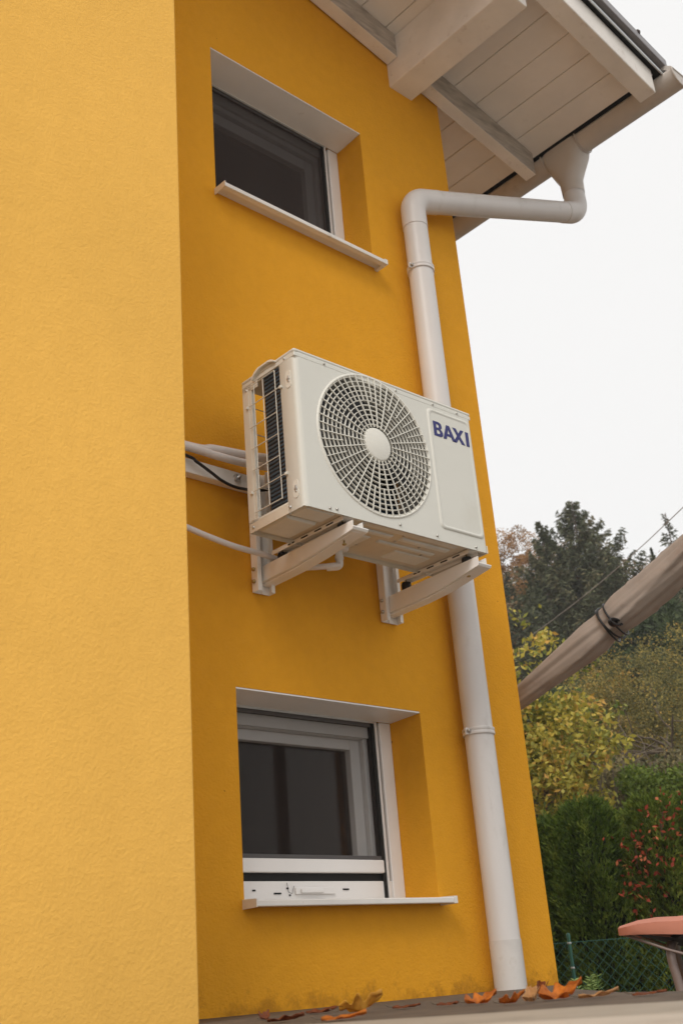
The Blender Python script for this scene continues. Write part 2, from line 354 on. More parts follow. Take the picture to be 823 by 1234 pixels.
def window(z0, z1, top, low, label):
    wdw = bpy.data.objects.new('window', None); COL.objects.link(wdw); wdw.parent = house; wdw.location = Vector((2.67, 2.9, z0)) - HO
    wdw.empty_display_size = .1; wdw['label'] = label
    O = Vector((2.67, 2.9, z0))
    def sub(mb, name, mt, **k):
        o = mb.build(name, mt, None, **k); o.parent = wdw; o.location = -O; return o
    f = MB()                                     # outer frame
    yf = 3.062
    f.box(3.046, 3.106, yf, 3.19, z0, z1 - .013)
    f.box(WX0 + .001, WX0 + .06, yf, 3.19, z0, z1 - .013)
    f.box(WX0 + .06, 3.046, yf + .02, 3.19, z1 - .075, z1 - .014)
    f.box(WX0 + .06, 3.046, yf + (.004 if low else .02), 3.19, z0 + .002, z0 + .066)
    sub(f, 'frame', M['plastic'], bevel=.003)
    r = MB()                                     # guide rail of the screen, white lips and dark slot
    r.box(3.018, 3.025, yf - .006, yf + .03, z0 + .005, z1 - .017)
    sub(r, 'guide_rail', M['plastic'], bevel=.001)
    r = MB(); r.box(3.026, 3.045, yf + .022, yf + .03, z0 + .005, z1 - .02); r.box(3.002, 3.0175, yf + .0, yf + .028, z0 + .005, z1 - .02)
    sub(r, 'brush_seal', M['dark'])
    s = MB(); ys = 3.095; gt = top; x0, x1 = 2.30, 3.044; zb = z0 + .068; zt = z1 - .03; gx = 2.935   # sash, stepped profile
    gb = z0 + .135
    for (inn, y) in ((.0, ys), (.035, ys + .022)):
        a = 1 - inn / .1
        X1, X0 = gx + (x1 - gx) * (1 if inn == 0 else .45), 2.40 - (2.40 - x0) * (1 if inn == 0 else .45)
        ZT, ZB = gt + (zt - gt) * (1 if inn == 0 else .45), gb - (gb - zb) * (1 if inn == 0 else .45)
        xi1, xi0 = (gx + (x1 - gx) * .45 + .001, 2.40 - (2.40 - x0) * .45) if inn == 0 else (gx, 2.40)
        zi1, zi0 = (gt + (zt - gt) * .45, gb - (gb - zb) * .45) if inn == 0 else (gt, gb)
        s.box(xi1, X1, y, y + .05, ZB, ZT); s.box(X0, xi0, y, y + .05, ZB, ZT)
        s.box(xi0, xi1, y, y + .05, zi1, ZT); s.box(xi0, xi1, y, y + .05, ZB, zi0)
    sub(s, 'sash', M['plastic'], bevel=.003)
    p = MB(); p.box(2.39, gx + .01, ys + .05, ys + .056, gb - .01, gt + .01); sub(p, 'glass_pane', M['glass'])
    zsb = z0 + .145 if low else z0 + .01
    p = MB(); p.add([(WX0 + .01, yf + .006, zsb), (3.003, yf + .006, zsb), (3.003, yf + .006, z1 - .02), (WX0 + .01, yf + .006, z1 - .02)], [(0, 1, 2, 3)])
    sub(p, 'insect_screen', M['screen' if low else 'screen_eave_shade'], fix=False)
    for ea, eb in ((zsb - .006, zsb + .008), (z1 - .034, z1 - .018)):
        p = MB(); p.box(WX0 + .01, 3.003, yf + .003, yf + .014, ea, eb); sub(p, 'screen_edge', M['screen_edge'])
    if low:
        p = MB(); p.box(WX0 + .062, 3.012, yf + .012, yf + .018, z0 + .064, z0 + .096); sub(p, 'dark_slot', M['dark'])
        p = MB(); p.box(WX0 + .005, 3.008, yf - .004, yf + .02, z0 + .093, z0 + .139); sub(p, 'screen_rail', M['plastic'], bevel=.005, seg=3)
        p = MB(); p.box(2.58, 2.76, yf - .004, yf + .003, z0 + .022, z0 + .046); p.box(2.60, 2.70, yf - .012, yf - .004, z0 + .026, z0 + .04)
        sub(p, 'latch', M['plastic'], bevel=.003)
        for x, w_, zz in ((2.40, .012, .034), (2.49, .03, .024), (2.545, .008, .040), (2.555, .006, .018), (2.80, .028, .036)): 
            p = MB().box(x, x + w_, yf + .001, yf + .0035, z0 + zz, z0 + zz + .005); sub(p, 'drain_slot', M['dark'])
        p = MB(); p.tube([(2.545, yf - .001, z0 + .06), (2.55, yf - .001, z0 + .03), (2.565, yf - .001, z0 + .025), (2.575, yf - .001, z0 + .05)], .0009, 5)
        sub(p, 'wire_clip', M['dark'])
    c = MB()                                    # white shutter box panel under the lintel
    c.hexa([(WX0 + .001, D + .001, z1 - .006), (WX1 - .001, D + .001, z1 - .006), (WX0 + .001, 3.06, z1 - .013), (WX1 - .001, 3.06, z1 - .013),
            (WX0 + .001, D + .001, z1 - .001), (WX1 - .001, D + .001, z1 - .001), (WX0 + .001, 3.06, z1 - .001), (WX1 - .001, 3.06, z1 - .001)])
    sub(c, 'lintel_panel', M['plastic'])
    c = MB(); c.box(WX0 + .002, 3.03, 3.058, 3.0615, z1 - .021, z1 - .012); sub(c, 'panel_edge', M['galv'])
    st = .019; zt = z0 - .001
    s = MB(); s.prism([(2.832, zt - .013 - st), (2.832, zt - .013), (3.062, zt), (3.062, zt - .02), (2.86, zt - .013 - st + .012), (2.86, zt - .013 - st)], lambda y, z, x: (x, y, z), 2.2345, 3.1105)
    sub(s, 'sill', M['sill'], bevel=.003)
    for a, b_ in ((2.230, 2.234), (3.111, 3.128)):
        s = MB()
        s.prism([(2.830, zt - .015 - st), (2.830, zt - .009), (2.9, zt - .006), (2.9, zt - .016 - st)], lambda y, z, x: (x, y, z), a, b_)
        sub(s, 'sill_end_cap', M['sill'], bevel=.0015)
    return wdw
window(WIN[0][0], WIN[0][1], .820, True, 'lower window with the screen rail raised above its bottom frame')
window(WIN[1][0], WIN[1][1], 3.557, False, 'upper window under the eaves, eave shade put into its full screen')
# curtain behind the lower window
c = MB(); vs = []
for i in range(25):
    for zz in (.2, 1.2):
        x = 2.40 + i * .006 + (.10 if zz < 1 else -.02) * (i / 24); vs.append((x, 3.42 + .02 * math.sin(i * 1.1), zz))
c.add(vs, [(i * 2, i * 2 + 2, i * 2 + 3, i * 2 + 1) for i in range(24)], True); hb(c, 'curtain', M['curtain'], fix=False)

# eaves: rafters, purlin, soffit boards
def sloped(x0, x1, y0, y1, k0, k1):
    return [(x, y, rz(x, k)) for k in (k0, k1) for y in (y0, y1) for x in (x0, x1)]
KS = .152
for (x0, x1) in ((XL, 3.357), (3.523, 4.415)):
    q = MB().hexa(sloped(x0, x1, 2.822, 2.893, 0, KS - .002)); o = hb(q, 'rafter', M['wood'], bevel=.004)
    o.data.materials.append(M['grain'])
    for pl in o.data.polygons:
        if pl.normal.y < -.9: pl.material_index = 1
q = MB().hexa(sloped(XL, 4.415, 2.04, 2.136, 0, KS - .002)); hb(q, 'rafter', M['wood'], bevel=.006)
q = MB().hexa([(x, y, z) for z in (4.146,) for y in (2.138, 2.905) for x in (3.36, 3.52)] + [(x, y, rz(x, KS - .002)) for y in (2.138, 2.905) for x in (3.36, 3.52)])
hb(q, 'purlin', M['wood'], bevel=.006)
x = 4.452; nb = 0
while x > XL + .05:
    x0 = max(XL, x - .1645)
    dz = random.uniform(-.001, .001)
    q = MB().hexa(sloped(x0 + .0022, x - .0022, 2.05, YB, KS + dz, KS + .022 + dz)); hb(q, 'soffit_board', M['soffit'], bevel=.003, seg=1)
    x -= .1645; nb += 1
q = MB().hexa(sloped(XL, 4.56, 2.035, YB, KS + .026, KS + .045)); hb(q, 'roof_deck', M['dark'])
q = MB().hexa(sloped(XL, 4.50, 2.008, 2.014, KS - .012, KS + .006)); hb(q, 'verge_trim', M['trimmetal'])
q = MB().hexa(sloped(XL, 4.49, 2.022, 2.05, KS - .002, KS + .0475)); hb(q, 'verge_gap_strip', M['dark'])
q = MB().hexa(sloped(XL, 4.505, 1.990, YB + .1, KS + .048, KS + .098)); hb(q, 'roof_sheet', M['roofing'], bevel=.004)

# projecting wing of the house at the left, nearer the camera
XW, YW = 1.706, 2.40
q = MB().box(-4.2, XW, YW, 7.5, GZ, 7.2)
wing = q.build('house_wing', M['stucco_lit'], bevel=.006, seg=3)
tag(wing, 'yellow rendered house wing filling the left side, nearest the camera, brighter light put into its colour', 'house wing')
M_ = wing

# ------------------------------------------------------------------ gutter and downpipe
gx, gz, gr = 4.543, 4.205, .073
gut = empty('rain_gutter', (gx, 1.97, gz), label='taupe half round rain gutter along the lower roof edge', cat='rain gutter')
def gb_(mb, name, mt, root, **k):
    o = mb.build(name, mt, None, **k); o.parent = root; o.location = -Vector(root.location); return o
pr = [(gx + gr * math.cos(a), gz + gr * math.sin(a)) for a in np.linspace(math.pi, 2 * math.pi, 25)]
pin = [(gx + (gr - .003) * math.cos(a), gz + (gr - .003) * math.sin(a)) for a in np.linspace(2 * math.pi, math.pi, 25)]
q = MB(); prof = pr + pin; nn = len(prof)
vs = [(p[0], y, p[1]) for y in (1.965, YB) for p in prof]
q.add(vs, [(i, (i + 1) % nn, nn + (i + 1) % nn, nn + i) for i in range(nn)], True); gb_(q, 'trough', M['gutter'], gut)
q = MB(); q.tube([(gx + gr, 1.963, gz + .006), (gx + gr, YB, gz + .006)], .009, 10); gb_(q, 'bead', M['gutter'], gut)
for yy in (1.955, 2.0):
    q = MB(); pp = [(gx + (gr + .003) * math.cos(a), gz + (gr + .003) * math.sin(a)) for a in np.linspace(math.pi, 2 * math.pi, 25)]
    if yy < 1.96:
        q.prism(pp, lambda x, z, y: (x, y, z), 1.955, 1.966); gb_(q, 'end_cap', M['gutter'], gut)
        q = MB(); q.tube([(p[0], 1.955, p[1]) for p in pp] + [(gx - gr - .003, 1.955, gz)], .005, 8); gb_(q, 'end_cap_rim', M['gutter'], gut)
q = MB(); q.prism([(1.96, .0), (1.985, .0), (2.03, .04), (2.0, .045), (1.96, .012)], lambda y, z, x: (x, y, gz + .01 + z), gx - .06, gx + .075); gb_(q, 'drip_flashing', M['gutter'], gut)
# verge corner screw knob
q = MB(); q.lathe([(0, -.012), (.012, -.01), (.014, .004), (.008, .014), (0, .018)], (4.27, 1.995, rz(4.27, KS + .098)), 'z', 10); hb(q, 'fixing_cap', M['rust'])

PXc, PYc, PR = 3.352, 2.828, .0565
oy = 2.69
dp = empty('downpipe', (PXc, PYc, TZ), label='light grey round downpipe bent from the gutter outlet down the wall', cat='downpipe')
zt = 3.385
path = fillet([(PXc, PYc, .10), (PXc - .012, PYc, zt), (gx + .005, oy, 3.785), (gx, oy, 3.98)], .085, 10)
q = MB(); q.tube(path, PR, 28); gb_(q, 'pipe', M['pipe'], dp)
pth = fillet([(PXc - .012, PYc, zt - .16), (PXc - .012, PYc, zt), Vector((PXc - .012, PYc, zt)).lerp(Vector((gx + .005, oy, 3.785)), .13)], .087, 10)
q = MB(); q.tube(pth, PR + .0022, 28); gb_(q, 'elbow', M['pipe'], dp)
e1 = Vector((gx + .005, oy, 3.785)); e0 = Vector((PXc, PYc, zt))
pth = fillet([e1.lerp(e0, .10), e1, (gx, oy, 3.92)], .085, 10)
q = MB(); q.tube(pth, PR + .0022, 28); gb_(q, 'elbow', M['pipe'], dp)
q = MB(); q.tube([(PXc + .002, PYc, TZ), (PXc + .001, PYc, .11)], PR + .0018, 28); gb_(q, 'standpipe', varied('weathered_pipe_foot', (.61, .58, .55), .10, 7, .45, grime=(.36, .31, .25), gscale=7), dp)
# funnel outlet wrapped round the gutter
q = MB(); secs = []
hw0, hw1 = .118, PR + .004
for (z, hx, hy, e) in ((gz + .004, gr + .005, hw0, 6), (gz - .055, gr + .004, hw0, 5), (gz - .095, gr + .002, hw0 * .94, 4), (gz - .16, .067, .088, 2.6), (gz - .215, hw1 + .002, hw1 + .004, 2), (gz - .30, hw1, hw1, 2)):
    for i in range(32):
        a = 2 * math.pi * i / 32; ca, sa = math.cos(a), math.sin(a)
        x = gx + math.copysign(abs(ca) ** (2 / e), ca) * hx; y = oy + math.copysign(abs(sa) ** (2 / e), sa) * hy
        secs.append((x, y, z))
q.add(secs, [(r_ * 32 + i, r_ * 32 + (i + 1) % 32, (r_ + 1) * 32 + (i + 1) % 32, (r_ + 1) * 32 + i) for r_ in range(5) for i in range(32)], True)
gb_(q, 'funnel', M['gutter'], dp)
for yy in (oy - hw0, oy + hw0):
    q = MB(); q.tube([(gx + (gr + .007) * math.cos(a), yy, gz + (gr + .005) * math.sin(a)) for a in np.linspace(math.pi, 2 * math.pi, 20)], .004, 8); gb_(q, 'funnel_rim', M['gutter'], dp)
for zc in (2.992, .862):
    q = MB(); xc = PXc - .012 * (zc / 3.4)
    q.lathe([(PR, -.014), (PR + .006, -.013), (PR + .0065, -.004), (PR + .004, 0), (PR + .0065, .004), (PR + .006, .013), (PR, .014)], (xc, PYc, zc), 'z', 32)
    for sx in (-1, 1): q.box(xc + sx * (PR + .002) - .0 - (.018 if sx < 0 else 0), xc + sx * (PR + .002) + (.018 if sx > 0 else 0), PYc - .004, PYc + .004, zc - .013, zc + .013)
    c_ = gb_(q, 'clamp', M['pipe'], dp, bevel=.001)
    for sx in (-1, 1):
        q = MB(); q.lathe([(0, -.016), (.006, -.016), (.006, -.006), (.003, -.006), (.003, .014), (0, .014)], (xc + sx * (PR + .012), PYc, zc), 'y', 10)
        s_ = q.build('screw', M['steel']); s_.parent = c_
    q = MB(); q.tube([(xc, PYc + PR, zc), (xc, D + .01, zc)], .005, 8); s_ = q.build('wall_pin', M['steel']); s_.parent = c_

# ------------------------------------------------------------------ air conditioner
AW, AH, AD = .865, .572, .285
ac = empty('air_conditioner', (2.168, 2.42, 1.397), label='cream outdoor air conditioning unit with round fan grille on wall brackets', cat='air conditioner')
ac.rotation_euler = (0, -.0055, -.009)
def A(mb, name, mt, parent=ac, **k): return mb.build(name, mt, parent, **k)
FC = (.345, .300); FR = .262
def quarter(cx, cy, r, a0, a1, n=6): return [(cx + r * math.cos(a), cy + r * math.sin(a)) for a in np.linspace(a0, a1, n)]
pi = math.pi
# front panel with round hole, wrapped round both vertical edges
q = MB()
left = [(.014, .082), (.002, .082)] + [(0, .080)] + quarter(.020, .020, .020, pi, 1.5 * pi, 8)
right = quarter(AW - .014, .014, .014, 1.5 * pi, 2 * pi, 6) + [(AW, AD - .002), (AW - .012, AD - .002)]
for pr_ in (left, right):
    n = len(pr_); vs = [(x, y, z) for z in (0, AH - .012) for x, y in pr_]
    q.add(vs, [(i, i + 1, n + i + 1, n + i) for i in range(n - 1)], True)
NA = 96; xl, xr, zb, zt_ = .020, AW - .014, 0, AH - .012
ring = []; outr = []
for i in range(NA):
    a = 2 * pi * i / NA + pi / 4 * 0; ca, sa = math.cos(a), math.sin(a)
    ring.append((FC[0] + FR * ca, 0, FC[1] + FR * sa))
    tx = ((xr if ca > 0 else xl) - FC[0]) / ca if abs(ca) > 1e-9 else 1e9
    tz = ((zt_ if sa > 0 else zb) - FC[1]) / sa if abs(sa) > 1e-9 else 1e9
    t_ = min(tx, tz); outr.append((FC[0] + t_ * ca, 0, FC[1] + t_ * sa))
q.add(ring + outr, [(i, (i + 1) % NA, NA + (i + 1) % NA, NA + i) for i in range(NA)])
for cx, cz in ((xl, zb), (xl, zt_), (xr, zb), (xr, zt_)):     # corner triangles the fan misses
    th = math.atan2(cz - FC[1], cx - FC[0]) % (2 * pi); i = int(th / (2 * pi) * NA); q.add([outr[i], (cx, 0, cz), outr[(i + 1) % NA]], [(0, 1, 2)])
# bottom lip folded under
q.add([(.0, .003, 0), (AW, .003, 0), (AW, .012, .001), (.0, .012, .001)], [(0, 1, 2, 3)])
A(q, 'front_panel', M['case'])
# moulded collar round the fan
q = MB(); q.lathe([(FR + .006, .0005), (FR + .004, -.003), (FR - .001, -.004), (FR - .004, -.001), (FR - .006, .012), (FR - .004, .016)], (FC[0], 0, FC[1]), 'y', 96)
col = A(q, 'fan_collar', M['case_light'])
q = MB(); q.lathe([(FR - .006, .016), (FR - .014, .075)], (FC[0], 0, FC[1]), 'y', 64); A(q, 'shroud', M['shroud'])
q = MB(); q.box(.03, .60, .17, .175, .02, AH - .03); A(q, 'rear_coil', M['coil'])
q = MB(); q.box(.608, AW - .01, .05, .27, .02, AH - .03); A(q, 'compressor_cabinet', M['case'])
# grille: rings and spokes
gri = MB().lathe([(.0, -.010), (.056, -.010), (.061, -.008), (.063, -.003), (.063, .006), (.0, .006)], (FC[0], 0, FC[1]), 'y', 48)
gri = A(gri, 'fan_grille', M['case_light'])
def slatring(r):
    t_ = .0013; dd = .007 * (1 - (r / FR) ** 2); d0, d1 = -.001 - dd, .008 - dd
    return MB().lathe([(r - t_, d0), (r + t_, d0), (r + t_, d1), (r - t_, d1)], (FC[0], 0, FC[1]), 'y', 80, True, True)
NR = 11
for i in range(NR):
    r_ = .075 + (FR - .006 - .075) * i / (NR - 1)
    o = slatring(r_).build('ring', M['case_light'], gri)
def spoke(r0, r1, wd=.0014):
    q = MB(); 
    d = lambda r: -.0055 - .007 * (1 - (r / FR) ** 2)
    st = [r0 + (r1 - r0) * i / 5 for i in range(6)]
    vs = []
    for r in st:
        for (y, s_) in ((d(r), -1), (d(r), 1), (d(r) + .0045, 1), (d(r) + .0045, -1)): vs.append((r, y, s_ * wd))
    q.add(vs, [(4 * i + j, 4 * i + (j + 1) % 4, 4 * i + 4 + (j + 1) % 4, 4 * i + 4 + j) for i in range(5) for j in range(4)])
    return q.mesh('spoke', M['case_light'])
full = spoke(.0635, FR - .003); half = spoke(.165, FR - .003, .0012)
NS = 26
for i in range(NS):
    for me_, off in ((full, 0), (half, .5)):
        o = link('spoke', me_, None, gri, (FC[0], 0, FC[1])); o.rotation_euler = (0, -(i + off + .2) * 2 * pi / NS, 0)
# fan blades and motor
fan = MB(); fan.lathe([(0, .04), (.05, .045), (.055, .06), (.055, .12), (0, .12)], (FC[0], 0, FC[1]), 'y', 24)
for b3 in range(3):
    vs = []; nr, na = 6, 9
    for i in range(nr):
        r_ = .05 + (.235 - .05) * i / (nr - 1)
        for j in range(na):
            a = b3 * 2 * pi / 3 + (j / (na - 1) - .5) * 1.55 + .35 * (i / nr); vs.append((FC[0] + r_ * math.cos(a), .045 + .075 * j / (na - 1), FC[1] + r_ * math.sin(a)))
    fan.add(vs, [(i * na + j, i * na + j + 1, (i + 1) * na + j + 1, (i + 1) * na + j) for i in range(nr - 1) for j in range(na - 1)], True)
A(fan, 'fan', M['fan'], fix=False)
# top cover
q = MB(); q.box(-.002, AW + .002, -.002, AD + .003, AH - .014, AH)
tc_ = A(q, 'top_cover', M['case'], bevel=.008, seg=4)
q = MB(); q.box(-.0008, AW + .0008, -.0008, AD, AH - .03, AH - .0145); A(q, 'cover_skirt', M['case'], bevel=.002)
# hump over the coil side
q = MB(); prf = [(.092, -.004), (.104, .004), (.122, .009), (.178, .008), (.198, .001), (.212, -.012), (.219, -.024), (.214, -.026), (.204, -.014), (.190, -.006), (.170, .002), (.124, .003), (.108, -.002), (.094, -.009)]
q.prism(prf, lambda y, z, x: (x, y, AH - .004 + z), -.013, .006); A(q, 'grip_hood', M['case_light'], bevel=.003)
# base tray with skirt and stamped underside
q = MB()
q.box(.002, AW - .002, .0125, AD, .014, .020)
q.box(0.0, .003, .082, AD, 0, .032); q.box(.003, AW, AD - .003, AD, .0, .03); q.box(AW - .003, AW, .0, AD - .003, 0, .03)
tray = A(q, 'base_tray', M['tray'], bevel=.001)
q = MB()
def pad(x0, x1, y0, y1, h=.006): 
    e = .006; q.hexa([(x0 + e, y0 + e, .0138 - h), (x1 - e, y0 + e, .0138 - h), (x0 + e, y1 - e, .0138 - h), (x1 - e, y1 - e, .0138 - h), (x0, y0, .0138), (x1, y0, .0138), (x0, y1, .0138), (x1, y1, .0138)])
pad(.02, .15, .02, .10, .010); pad(.02, .15, .115, .26, .010); pad(.28, .74, .018, .052); pad(.28, .46, .07, .10); pad(.50, .74, .068, .098); pad(.30, .40, .12, .25, .004); pad(.44, .72, .125, .15); pad(.56, .74, .17, .25, .004)
pad(.28, .42, .262, .278)
o = A(q, 'stamped_pads', M['pad'], bevel=.002); o['kind'] = 'stuff'
q = MB()
for x_, y_ in ((.33, .11), (.49, .055), (.50, .11), (.62, .11), (.68, .16), (.40, .20)): A(MB().lathe([(0, -.004), (.005, -.003), (.006, 0)], (x_, y_, .0135), 'z', 10), 'tray_rivet', M['steel'])
# corner post at the back left, open side with wire guard
q = MB()
q.box(.0, .003, .236, AD, .032, AH - .03); q.box(.003, .016, AD - .003, AD, .03, AH - .03); q.box(-.0015, .0, .250, .268, .04, AH - .04); q.box(.003, .014, .236, .2385, .032, AH - .03)
A(q, 'corner_post', M['case_light'], bevel=.0015)
q = MB(); q.box(.0, .0025, .080, AD, .032, .040); q.box(.0, .0025, .2, AD, AH - .055, AH - .03); A(q, 'side_rail', M['case_light'], bevel=.001)
q = MB(); q.box(.004, .030, .083, .170, .03, AH - .032); A(q, 'side_coil', M['coil'])
q = MB(); q.box(.031, .05, .10, .172, .03, AH - .032); A(q, 'coil_plate', M['dark'])
q = MB(); zz = [.53, .455, .372, .292, .212, .137, .060]
for i, z in enumerate(zz):
    y0 = .075 if i in (1, 5) else .100
    q.tube([(-.006, y0, z), (-.006, .245, z)], .0016, 6)
for y in (.101, .166, .215): q.tube([(-.0045, y, .53), (-.0045, y, .058)], .0017, 6)
A(q, 'wire_guard', M['case_light'])
q = MB()
for z in (.48, .38, .28, .18, .08): q.tube([(.02, AD - .004, z), (.60, AD - .004, z)], .0016, 6)
for x_ in np.linspace(.05, .6, 12): q.tube([(x_, AD - .001, .06), (x_, AD - .001, .50)], .0016, 6)
A(q, 'rear_wire_guard', M['case_light'])
for z in (.455, .137):
    q = MB(); q.box(-.008, .0, .069, .081, z - .005, z + .005); A(q, 'wire_clip', M['case_light'], bevel=.002)
    q = MB(); q.box(-.009, .0, .252, .262, z - .005, z + .005); A(q, 'wire_clip', M['case_light'], bevel=.002)
# moulded recesses for the clips on the left face
for z0, z1 in ((.435, .500), (.038, .100)):
    q = MB(); pts = [(.036 + .013 * math.cos(a), (z1 - .013 if math.sin(a) >= 0 else z0 + .013) + .013 * math.sin(a)) for a in np.linspace(0, 2 * pi, 24, endpoint=False)]
    q.prism(pts, lambda y, z, x: (x, y, z), -.002, .001); rc = A(q, 'clip_recess', M['case_light'], bevel=.0012)
    q = MB(); q.box(-.0045, -.001, .031, .038, (z0 + z1) / 2 - .012, (z0 + z1) / 2 + .012); q.box(-.006, -.001, .028, .041, (z0 + z1) / 2 - .003, (z0 + z1) / 2 + .004)
    s_ = q.build('retaining_clip', M['galv'], rc, bevel=.001)
# raised service panel at right and the brand lettering
q = MB(); x0, x1, z0, z1, rr = .624, .853, .050, .530, .02
pts = []
for cx, cz, a0 in ((x1 - rr, z1 - rr, 0), (x0 + rr, z1 - rr, pi / 2), (x0 + rr, z0 + rr, pi), (x1 - rr, z0 + rr, 1.5 * pi)): pts += quarter(cx, cz, rr, a0, a0 + pi / 2, 7)
def inset(pts, e): 
    cx, cz = (x0 + x1) / 2, (z0 + z1) / 2; sx, sz = 1 - 2 * e / (x1 - x0), 1 - 2 * e / (z1 - z0); return [(cx + (x - cx) * sx, cz + (z - cz) * sz) for x, z in pts]
lay = [(pts, .0), (inset(pts, .0025), -.003), (inset(pts, .007), -.0055), (inset(pts, .011), -.0045), (inset(pts, .015), -.0025)]
n = len(pts); vs = [(x, y, z) for P_, y in lay for x, z in P_]
q.add(vs, [(l * n + i, l * n + (i + 1) % n, (l + 1) * n + (i + 1) % n, (l + 1) * n + i) for l in range(4) for i in range(n)], True)
q.add(vs[-n:], [tuple(range(n))]); A(q, 'service_panel', M['case'])
def letters():
    H, T = 1.0, .24
    B = ([(0, 0), (.50, 0), (.66, .05), (.74, .15), (.75, .29), (.69, .42), (.57, .52), (.67, .62), (.70, .75), (.66, .89), (.56, .97), (.44, 1), (0, 1)],
         [(.24, .18), (.24, .44), (.42, .44), (.50, .38), (.51, .26), (.43, .18)][::-1], [(.24, .60), (.24, .83), (.39, .83), (.46, .78), (.46, .66), (.38, .60)][::-1])
    Aa = ([(0, 0), (.34, 1), (.60, 1), (1.02, 0), (.76, 0), (.66, .24), (.33, .24), (.25, 0)], [(.38, .41), (.47, .72), (.59, .41)][::-1])
    Xx = ([(0, 0), (.36, .50), (.03, 1), (.31, 1), (.50, .70), (.72, 1), (.98, 1), (.63, .52), (1.0, 0), (.70, 0), (.49, .32), (.27, 0)],)
    I = ([(0, 0), (.26, 0), (.26, 1), (0, 1)],)
    return [(B, 0), (Aa, .76), (Xx, 1.60), (I, 2.72)]
tot = 2.98; LX0, LX1, LZ0, LZ1 = .648, .838, .420, .480
for shape, off in letters():
    cu = bpy.data.curves.new('letter', 'CURVE'); cu.dimensions = '2D'; cu.fill_mode = 'BOTH'; cu.extrude = .0005
    for poly in shape:
        sp = cu.splines.new('POLY'); sp.points.add(len(poly) - 1); sp.use_cyclic_u = True
        for i, (a, b_) in enumerate(poly): sp.points[i].co = (LX0 + (off + a) * (LX1 - LX0) / tot, LZ0 + b_ * (LZ1 - LZ0), 0, 1)
    tmp = bpy.data.objects.new('letter_tmp', cu); COL.objects.link(tmp)
    me = bpy.data.meshes.new_from_object(tmp.evaluated_get(bpy.context.evaluated_depsgraph_get()))
    bpy.data.objects.remove(tmp); bpy.data.curves.remove(cu); me.materials.clear(); me.materials.append(M['navy'])
    me.transform(Matrix.Rotation(pi / 2, 4, 'X')); o = link('logo_letter', me, None, ac, (0, -.0032, 0))
for x_, z_ in ((.13, AH - .022), (.47, AH - .022), (.66, AH - .022), (.79, AH - .022), (.105, .012), (.135, .014), (.42, .020), (.60, .016), (.80, .012)):
    q = MB(); q.lathe([(0, -.004), (.004, -.0035), (.005, 0)], (x_, -.001, z_), 'y', 10); A(q, 'screw', M['steel'])
for y_, z_ in ((.050, AH - .020), (.262, AH - .045), (.070, .018), (.262, .016)):
    q = MB(); q.lathe([(0, -.003), (.004, -.0028), (.005, 0)], (-.001, y_, z_), 'x', 10); A(q, 'screw', M['galv'])
# mounting feet of the unit: two channels across the underside
for x_ in (.205, .812):
    q = MB(); a, b_ = x_ - .026, x_ + .022
    q.box(a, b_, .022, AD + .11, .008, .0115); q.box(a, a + .003, .022, AD + .11, -.004, .008); q.box(b_ - .003, b_, .022, AD + .11, -.004, .008)
    ft = A(q, 'mounting_foot', M['bracket'], bevel=.0015)
    q = MB()
    for y_ in (.07, .13, .20, .27): q.box(a - .0006, a - .0001, y_, y_ + .035, .001, .006)
    s_ = q.build('foot_slot', M['dark'], ft)
# drain spout
q = MB(); q.lathe([(.034, .0), (.034, -.006), (.026, -.010), (.013, -.012)], (.374, .262, .012), 'z', 24); A(q, 'drain_spout', M['plastic'])

